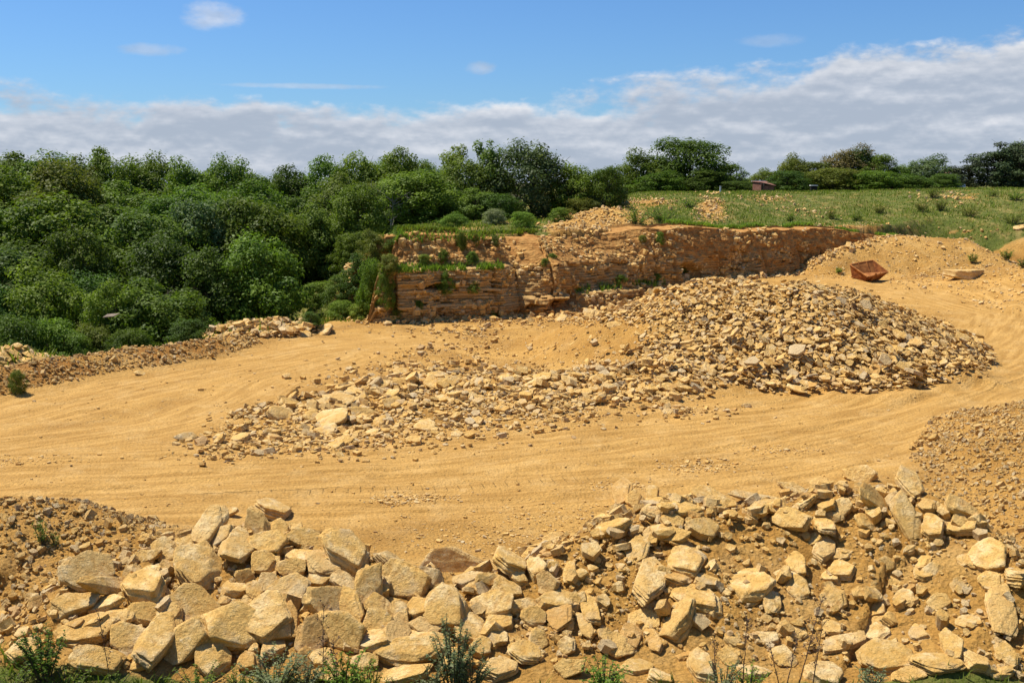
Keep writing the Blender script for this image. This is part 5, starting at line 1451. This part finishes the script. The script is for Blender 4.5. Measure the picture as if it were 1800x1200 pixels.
def build_grass():
    rng = np.random.default_rng(12)
    # field bank and turf over the face
    n = 130000
    Y = rng.uniform(55, 112, n); X = rng.uniform(-0.22, 0.60, n) * (Y + 8)
    g = lookup(GATTR['grass'], X, Y)
    patch = g + (fbm(X * 0.35, Y * 0.35, 88, 4)) * 0.45
    k = (patch > 0.42) & (g > 0.1) & (X > -13)
    X, Y = X[k], Y[k]
    hgt = rng.uniform(0.07, 0.24, len(X)) * (0.5 + 0.9 * vnoise(X * .4, Y * .4, 2))
    dry = rng.random(len(X)) < 0.08 + 0.25 * (vnoise(X * .25, Y * .25, 6) > 0.6)
    for m, mt, lb in ((~dry, LEAF['grass'], 'green grass over the field bank and turf'), (dry, LEAF['dry'], 'dry straw-coloured grass on the field bank')):
        blades('grass', np.stack([X[m], Y[m]], 1), H(X[m], Y[m]), hgt[m], rng.uniform(0.015, 0.04, m.sum()), rng, mt, lb)
    # rough grass behind the bund
    X = rng.uniform(-30, -9, 9000); Y = rng.uniform(39, 58, 9000)
    k = lookup(GATTR['grass'], X, Y) > 0.3
    X, Y = X[k], Y[k]
    blades('grass', np.stack([X, Y], 1), H(X, Y), rng.uniform(0.15, 0.5, len(X)), rng.uniform(0.02, 0.05, len(X)), rng, LEAF['grass'], 'rough grass between the bund and the wood')
    # turf at the foot of the viewpoint
    X = rng.uniform(-13, 13, 15000); Y = rng.uniform(12.6, 15.1, 15000)
    k = (Y < 14.55 + 0.55 * fbm(X * 0.8, X * 0, 5, 3)) & (rng.random(15000) < 0.35 + 0.65 * sstep(0, -4, X))
    X, Y = X[k], Y[k]
    blades('grass', np.stack([X, Y], 1), H(X, Y), rng.uniform(0.06, 0.24, len(X)), rng.uniform(0.006, 0.014, len(X)), rng, LEAF['grass'], 'short turf at the foot of the boulder heaps', 0.5)
    # turf hanging over the lip
    lip = FACE_P[-3:].reshape(-1, 3)
    for x0, x1, n, mt, lb in ((-7.6, 1.2, 5200, 'grass', 'turf hanging over the lip of the quarry face'), (9.5, 36, 6500, 'weed', 'bright grass along the lip under the field bank')):
        c = lip[(lip[:, 0] > x0) & (lip[:, 0] < x1)]
        c = c[rng.integers(0, len(c), n)] + np.column_stack([rng.normal(0, .1, n), np.abs(rng.normal(0, .35, n)), np.zeros(n)])
        c = c[fbm(c[:, 0] * .5, c[:, 1] * .2, 61, 3) > (-.35 if x0 < 0 else -.1)]
        blades('grass', c[:, :2], np.maximum(c[:, 2], H(c[:, 0], c[:, 1])), rng.uniform(0.08, 0.3, len(c)), rng.uniform(0.02, 0.045, len(c)), rng, LEAF[mt], lb)
    # ledges of the face
    fp = FACE_P
    pts = []
    for (z0, z1, x0, x1, n) in ((2.5, 2.75, -6.5, -0.4, 1500), (3.9, 4.5, -7.5, -0.4, 700), (1.02, 1.3, 3.5, 9, 700)):
        m = (fp[..., 2] > z0) & (fp[..., 2] < z1) & (fp[..., 0] > x0) & (fp[..., 0] < x1)
        c = fp[m]
        if len(c):
            pts.append(c[rng.integers(0, len(c), n)])
    P = np.vstack(pts)
    P = P[fbm(P[:, 0] * 0.9, P[:, 2], 3, 3) > -0.25]
    blades('grass', P[:, :2] + rng.normal(0, 0.05, (len(P), 2)), P[:, 2], rng.uniform(0.1, 0.34, len(P)), rng.uniform(0.02, 0.045, len(P)), rng, LEAF['weed'], 'grass along the ledges of the quarry face')


build_grass()


# ------------------------------------------------------------------ plants at the front edge
def weed(name, base, hgt, spread, stems, leaf_len, leaf, rng, label, dense=1.0, droop=0.3, group='weeds along the front edge'):
    e = add(name, None, loc=base); tag(e, label, 'weed', group)
    ch, P, N, S, D = [], [], [], [], []
    for k in range(stems):
        a = rng.uniform(0, 6.283); r = spread * math.sqrt(rng.random()); L = hgt * rng.uniform(0.55, 1.0)
        b0 = np.array([cos(a), sin(a), 0]) * r * 0.25; tip = np.array([cos(a) * r * 1.25, sin(a) * r * 1.25, L * (1 - 0.35 * (r / spread) ** 2)])
        t = np.linspace(0, 1, 6)[:, None]
        pts = b0 + (tip - b0) * t + np.array([0, 0, 1]) * 0.12 * L * np.sin(t * pi) + rng.normal(0, 0.012, (6, 3)) * t
        ch.append((pts, np.linspace(0.009, 0.003, 6) * (0.7 + hgt * .4)))
        nl = max(5, int(dense * L / leaf_len * 5))
        for j in range(nl):
            f = 0.15 + 0.85 * (j + rng.random()) / nl; i = min(int(f * 5), 4); q = pts[i] + (pts[i + 1] - pts[i]) * (f * 5 - i)
            aa = rng.uniform(0, 6.283); d = np.array([cos(aa), sin(aa), rng.uniform(-droop, 0.6)]); d /= np.linalg.norm(d)
            P.append(q); D.append(d); S.append(leaf_len * rng.uniform(0.55, 1.0) * (1.1 - 0.5 * f))
    P, D, S = np.array(P), np.array(D), np.array(S)
    side = np.cross(D, np.array([0, 0, 1.0])); side /= np.linalg.norm(side, axis=1, keepdims=True) + 1e-6
    side = side + rng.normal(0, 0.25, side.shape)
    up = np.cross(side, D)
    s = S[:, None]
    v = np.stack([P, P + D * s * .45 + side * s * .22 + up * s * .05, P + D * s - np.array([0, 0, .18]) * s, P + D * s * .45 - side * s * .22 + up * s * .05], 1).reshape(-1, 3)
    i = np.arange(len(P)) * 4
    me = mesh_np('foliage', v, np.concatenate([np.stack([i, i + 1, i + 2], 1), np.stack([i, i + 2, i + 3], 1)]))
    set_attr(me, 'tone', np.repeat(rng.random(len(P)), 4))
    add('foliage', me, LEAF[leaf], parent=e)
    tv, tq = tubes(ch, 4); add('stems', mesh_np('stems', tv, tq, True), M_STALK if leaf == 'dry' else M_BARK, parent=e)
    return e


def stalk(base, hgt, lean, rng, label):
    e = add('dead_stalk', None, loc=base); tag(e, label, 'stalk', 'dry seed stalks along the front edge')
    t = np.linspace(0, 1, 9)[:, None]
    pts = np.array([lean * hgt, 0, hgt]) * t + rng.normal(0, 0.008, (9, 3)) * t
    ch = [(pts, np.linspace(0.009, 0.003, 9))]; V = []
    for k in range(int(16 * hgt) + 5):
        f = rng.uniform(0.3, 1); q = np.array([lean * hgt, 0, hgt]) * f; d = rng.normal(0, 1, 3); d[2] = abs(d[2]) + .5; d *= rng.uniform(0.03, 0.13) / np.linalg.norm(d)
        ch.append((np.array([q, q + d]), np.array([0.004, 0.002])))
        V.append(q + d)
    v, q = tubes(ch, 4); add('stem', mesh_np('stem', v, q, True), M_STALK, parent=e)
    V = np.repeat(np.array(V), 5, 0) + rng.normal(0, 0.012, (len(V) * 5, 3))
    me = leaves_mesh('seed_head', V, rng.normal(0, 1, V.shape), rng.uniform(0.012, 0.026, len(V)), rng)
    add('seed_heads', me, M_STALK, parent=e)['kind'] = 'stuff'
    return e


def build_front_plants():
    rng = np.random.default_rng(19)
    def gp(px, py):
        return on_ground(px, py) if py <= 1199 else None
    # px, py base, height px, spread px, stems, leaf length m, leaf, label
    W = [(92, 1178, 100, 42, 26, 0.10, 'green', 'dark green leafy bush at the bottom corner beside the layered slab', 1.0), (30, 1192, 30, 60, 26, .07, 'weed', 'low green weed patch at the picture corner', 1), (130, 1192, 40, 50, 22, 0.08, 'weed', 'low weed right under the dark leafy bush', 1.0),
         (355, 1198, 50, 45, 22, 0.08, 'weed', 'green weed under the oval slab at heap foot', 1.0), (425, 1200, 40, 36, 16, 0.07, 'weed', 'small weed below the diamond-shaped slab', 1.0), (490, 1200, 80, 52, 30, 0.09, 'grey', 'grey-green leafy weed clump beside diamond-shaped slab', 1.1), (540, 1200, 60, 36, 20, .08, 'grey', 'lower half of grey-green weed clump, small weed', 1.0),
         (610, 1198, 85, 40, 18, 0.10, 'weed', 'yellow-green weed in front of the large pale slab', 1.0), (645, 1200, 60, 34, 14, 0.09, 'weed', 'second yellow-green weed right of the first', 1.0), (760, 1200, 50, 30, 14, .07, 'grey', 'small grey weed below the long rounded boulder', 1.0),
         (800, 1198, 130, 40, 26, 0.09, 'grey', 'tall grey-green feathery weed in front of great boulder', 1.1), (830, 1200, 80, 36, 18, 0.08, 'grey', 'shorter grey-green weed beside the tall feathery one', 1.0), (1060, 1200, 62, 40, 24, 0.10, 'weed', 'bright green weed clump between boulder and rubble heaps', 1.1),
         (1265, 1200, 70, 36, 12, 0.08, 'grey', 'sparse green weed left of the bare stalks', 0.8), (1310, 1200, 50, 42, 16, 0.08, 'weed', 'green weed at the base of bare stalks', 0.9), (1520, 1200, 40, 30, 22, 0.08, 'grey', 'small grey-green tuft below the long stone bar', 1.0), (215, 1196, 46, 24, 10, .07, 'weed', 'thin weed at the foot of the dry stalk', .8), (700, 1200, 24, 30, 10, .06, 'weed', 'tiny weed under the long rounded boulder', .8)]
    for px, py, h, s, st, ll, leaf, lab, dn in W:
        g = on_ground(px, min(py, 1199)); d = np.linalg.norm(g - CAM) / F_PX
        g = g + np.array([0, -0.25, 0]); g[2] = H(g[0], g[1])
        weed('weed', g, h * d * 1.05, s * d, st, ll, leaf, rng, lab, dn)
    g = on_ground(75, 962); d = np.linalg.norm(g - CAM) / F_PX
    weed('weed', g, 62 * d, 14 * d, 9, 0.07, 'weed', rng, 'spindly green weed growing on the earth heap', 0.8, group=None)
    g = on_ground(98, 962)
    weed('weed', g, 34 * d, 10 * d, 8, 0.06, 'weed', rng, 'shorter weed beside the spindly one on the earth heap', 0.8, group=None)
    for px, py, h, lean, lab in ((205, 1196, 130, -0.10, 'dry reddish stalk in front of the tilted block'), (572, 1198, 150, 0.03, 'tall dry stalk in front of the flat-topped slab'), (592, 1198, 90, 0.0, 'shorter dry stalk beside the tall one'), (1300, 1199, 115, 0.03, 'dark seed stalk standing nearest the sparse weed'), (1395, 1199, 150, 0.22, 'tall leaning seed stalk over the rubble'),
                                 (1375, 1199, 95, 0.18, 'shorter seed stalk leaning beside the tallest'), (1255, 1199, 80, -0.08, 'thin stalk rising from sparse weed'), (1365, 1199, 70, -0.25, 'bent thin stalk crossing the seed stalks'), (1420, 1199, 110, 0.12, 'thin stalk behind the tall leaning one')):
        g = on_ground(px, 1199); d = np.linalg.norm(g - CAM) / F_PX
        g = g + np.array([0, -0.2, 0]); g[2] = H(g[0], g[1])
        stalk(g, h * d, lean, rng, lab)


build_front_plants()


def build_bank_weeds():
    rng = np.random.default_rng(55)
    for g, w, h, leaf, lab in BANK_WEEDS:
        weed('weed', g, h * 1.1, w * 0.62, int(14 + 14 * w), 0.24, leaf, rng, lab, 0.75, group='weeds and bushes on the far bank')


build_bank_weeds()


# ------------------------------------------------------------------ made things
def plain_mat(name, a, b_, scale=4.0, rough=0.85, metal=0.0, bumpd=0.01):
    m, t, b, out = new_mat(name)
    co = t.n('ShaderNodeTexCoord').outputs['Object']
    n = t.noise(co, scale, 6, 0.65)
    t.link(t.mix(t.ramp(n, 0.3, 0.7), a, b_), b.inputs['Base Color'])
    b.inputs['Roughness'].default_value = rough
    b.inputs['Metallic'].default_value = metal
    bump(t, b, n, bumpd, 0.6)
    return m


M_RUST = plain_mat('rust', (0.13, 0.035, 0.012), (0.36, 0.125, 0.030), 5.0, 0.85)
M_RUST_PALE = plain_mat('rust_pale', (0.22, 0.075, 0.02), (0.48, 0.20, 0.055), 3.0, 0.8)
M_BRICK = plain_mat('old_brick', (0.14, 0.06, 0.04), (0.26, 0.13, 0.09), 6.0)
M_WHITE = plain_mat('white_paint', (0.62, 0.62, 0.60), (0.80, 0.80, 0.78), 3.0)
M_ROOF = plain_mat('rusty_roof', (0.16, 0.075, 0.05), (0.30, 0.15, 0.10), 5.0)
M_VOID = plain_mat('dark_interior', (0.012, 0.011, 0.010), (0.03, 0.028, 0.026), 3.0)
M_TIMBER = plain_mat('weathered_timber', (0.14, 0.105, 0.07), (0.26, 0.20, 0.14), 8.0)


def prism(name, poly, thick, mat, parent, bevel=0.0):
    """plate: polygon in 3-D given thickness along its own normal"""
    p = np.array(poly, float)
    n = np.cross(p[1] - p[0], p[2] - p[0]); n /= np.linalg.norm(n)
    k = len(p)
    V = np.vstack([p + n * thick / 2, p - n * thick / 2])
    F4 = [np.array([[i, k + i, k + (i + 1) % k, (i + 1) % k] for i in range(k)])]
    me = mesh_np(name, V, [F4[0], np.array([list(range(k))]), np.array([list(range(2 * k - 1, k - 1, -1))])])
    return add(name, me, mat, parent=parent)


def box(name, lo, hi, mat, parent, bevel=0.0):
    import bmesh
    bm = bmesh.new()
    bmesh.ops.create_cube(bm, size=1.0)
    for v in bm.verts:
        v.co = [(lo[i] + hi[i]) / 2 + v.co[i] * (hi[i] - lo[i]) for i in range(3)]
    if bevel:
        bmesh.ops.bevel(bm, geom=list(bm.edges), offset=bevel, segments=2, affect='EDGES')
    me = bpy.data.meshes.new(name); bm.to_mesh(me); bm.free()
    return add(name, me, mat, parent=parent)


def bucket():
    g = on_ground(1527, 493); m = np.linalg.norm(g - CAM) / F_PX
    e = add('rusty_bucket', None, loc=g)
    tag(e, 'rusty open loader bucket lying on the quarry floor before the spoil mound', 'bucket')
    def p(px, py, dy):
        return np.array([(px - 1527) * m, dy, (493.5 - py) * m])
    A, B = p(1499, 468, .55), p(1538, 461, .65)              # top of the back plate
    C, D = p(1557, 479, -.15), p(1519, 486, -.75)            # lip
    I, Hh = p(1510, 483, .30), p(1540, 481, .30)             # where back plate meets floor
    E, F_, G = p(1503, 489, .45), p(1518, 493.5, -.35), p(1544, 491.5, -.05)
    prism('back_plate', [A, I, Hh, B], .05, M_RUST_PALE, e)
    prism('floor_plate', [I, D, C, Hh], .05, M_RUST_PALE, e)
    prism('cheek_plate', [A, E, F_, D], .05, M_RUST, e)
    prism('cheek_plate', [B, Hh, C], .05, M_RUST, e)
    prism('under_plate', [D, F_, G, C], .05, M_RUST, e)
    prism('heel_plate', [E, p(1503, 489, .75), p(1545, 490, .75), G, F_], .05, M_RUST, e)
    def bar(name, a, b, r):
        v, q = tubes([(np.array([a, (a + b) / 2, b]), np.array([r, r, r]))], 6); add(name, mesh_np(name, v, q), M_RUST_PALE, parent=e)
    bar('rim_bar', A, B, .05); bar('rim_bar', A, D, .045); bar('rim_bar', B, C, .045); bar('lip_bar', D, C, .06)
    for f in (.35, .72):
        bar('stiffener', A + (B - A) * f + [0, -.04, 0], I + (Hh - I) * f + [0, -.04, 0], .035)
    bar('lug', D + (C - D) * .38 + [0, -.08, .10], F_ + (G - F_) * .38 + [0, -.12, -.02], .07); bar('lug', D + (C - D) * .62 + [0, -.07, .08], F_ + (G - F_) * .55 + [0, -.1, .05], .05)


bucket()


def stone_block():
    rng = np.random.default_rng(71)
    g = on_ground(1697, 491)
    me = rock_mesh('quarried_block', 912, 5, 0.5, cuts=3, sharp=70, rough=0.55)
    o = add('quarried_block', me, M_ROCK, loc=g + np.array([0, 0.4, 0.30]), rot=(radians(-2), radians(7), radians(-26)), scale=(2.3, 1.1, 0.8))
    tag(o, 'single large sawn-looking stone block beside the track bend', 'stone block')


stone_block()


def shed():
    Y = 109.0
    P = at(1343, 340, Y); g = float(H(P[0], Y)); m = Y / F_PX
    top = at(1343, 318, Y)[2]; h = max(0.9, top - g)
    e = add('brick_shed', None, loc=(P[0], Y, g - .05), rot=(0, 0, radians(14))); tag(e, 'small red-brick shed with sagging rusty roof by the field hedge', 'shed')
    x0, x1 = -0.6, 0.8
    box('wall', (x0 + .25, -.5, 0), (x1, -.38, h * .62), M_BRICK, e); box('wall', (x0, -.5, 0), (x0 + .12, 1.2, h * .85), M_BRICK, e); box('wall', (x1 - .12, -.38, 0), (x1, 1.2, h * .7), M_BRICK, e); box('wall', (x0, 1.2, 0), (x1, 1.32, h * .95), M_BRICK, e)
    box('dark_interior', (x0 + .14, -.30, .02), (x1 - .14, 1.15, h * .6), M_VOID, e)  # solid near-black block stands in for the shade inside the shed
    prism('roof', [(x0 - .1, 1.4, h), (x0 - .1, -.4, h * .92), (x1 + .1, -.75, h * .60), (x1 + .1, 1.4, h)], 0.05, M_ROOF, e)
    box('fascia', (x0 - .1, 1.38, h * .97), (x1 + .1, 1.46, h * 1.06), M_WHITE, e); box('post', (x0 + .22, -.5, 0), (x0 + .34, -.38, h * .86), M_TIMBER, e)
    # marker post
    P = at(1266, 341, 100.0); g = float(H(P[0], 100.0))
    e = add('white_post', None, loc=(P[0], 100.0, g)); tag(e, 'short white marker post at the field edge', 'post')
    hp = at(1266, 328, 100.0)[2] - g
    box('shaft', (-.06, -.05, -.2), (.06, .05, hp), M_WHITE, e, .01); box('cap', (-.075, -.065, hp), (.075, .065, hp + .04), M_WHITE, e, .01)
    # a lidded trough peeping from the hedge
    Y = 108.0; P = at(1430, 333, Y); g = float(H(P[0], Y)); e = add('lidded_trough', None, loc=(P[0], Y, g)); tag(e, 'dark box with white lid half hidden beside the dark round bush', 'trough')
    ht = at(1430, 326, Y)[2] - g
    box('body', (-.3, -.25, 0), (.3, .25, ht - .05), M_VOID, e, .02); box('lid', (-.36, -.3, ht - .05), (.36, .3, ht + .03), M_WHITE, e, .015)
    # white gable between the trees
    Y = 150.0; P = at(1677, 320, Y); g = float(H(P[0], Y)); ht = at(1677, 296, Y)[2] - g
    e = add('white_house', None, loc=(P[0], Y, g - .2)); tag(e, 'distant white gable end glimpsed between the dark pines and silvery tree', 'house')
    x, y = 1.6, 4.0
    me = mesh_np('wall', [(-x, 0, 0), (x, 0, 0), (x, 0, ht * .62), (0, 0, ht), (-x, 0, ht * .62), (-x, y, 0), (x, y, 0), (x, y, ht * .62), (0, y, ht), (-x, y, ht * .62)],
                 [np.array([[0, 1, 2, 3, 4]]), np.array([[9, 8, 7, 6, 5]]), np.array([[0, 5, 6, 1], [1, 6, 7, 2], [4, 9, 5, 0]])])
    add('wall', me, M_WHITE, parent=e)
    for s in (-1, 1):
        prism('roof', [(s * (x + .25), -.2, ht * .60), (0, -.2, ht + .06), (0, y + .2, ht + .06), (s * (x + .25), y + .2, ht * .60)], .1, M_ROOF, e)
    box('window', (-.5, -.05, ht * .3), (.4, .0, ht * .5), M_VOID, e)
    # rusty sheet lying in the wood edge
    g = np.array(at(194, 557, 45.2)); g[2] = max(g[2], H(g[0], g[1]) + .02)
    o = prism('rusty_sheet', [(-.25, -.2, .0), (.22, -.2, .05), (.32, .25, .12), (-.2, .25, .08)], .03, M_TIMBER, None); o.location = g
    tag(o, 'rusty corrugated sheet lying among the bushes behind the bund', 'metal sheet')
    # fallen branch at the turf lip, pale rock on the far bank
    g = on_ground(668, 425)
    v, q = tubes([(np.array([(-.5, 0, -.35), (-.1, 0, .0), (.5, .1, .4)]), np.array([.05, .04, .02])), (np.array([(.1, 0, .12), (.3, .1, .5)]), np.array([.03, .01]))], 6)
    o = add('fallen_branch', mesh_np('fallen_branch', v, q, True), M_DEAD, loc=g + np.array([0, -.15, .15])); tag(o, 'bare fallen branch hanging below the turf lip of the bank', 'branch')
    r2 = np.random.default_rng(2)
    o = place_rock('boulder', ROCKS[3], 1795, 400, 22, 9, 5, r2); tag(o, 'pale flat rock on the far grassy bank at picture edge', 'boulder')


shed()
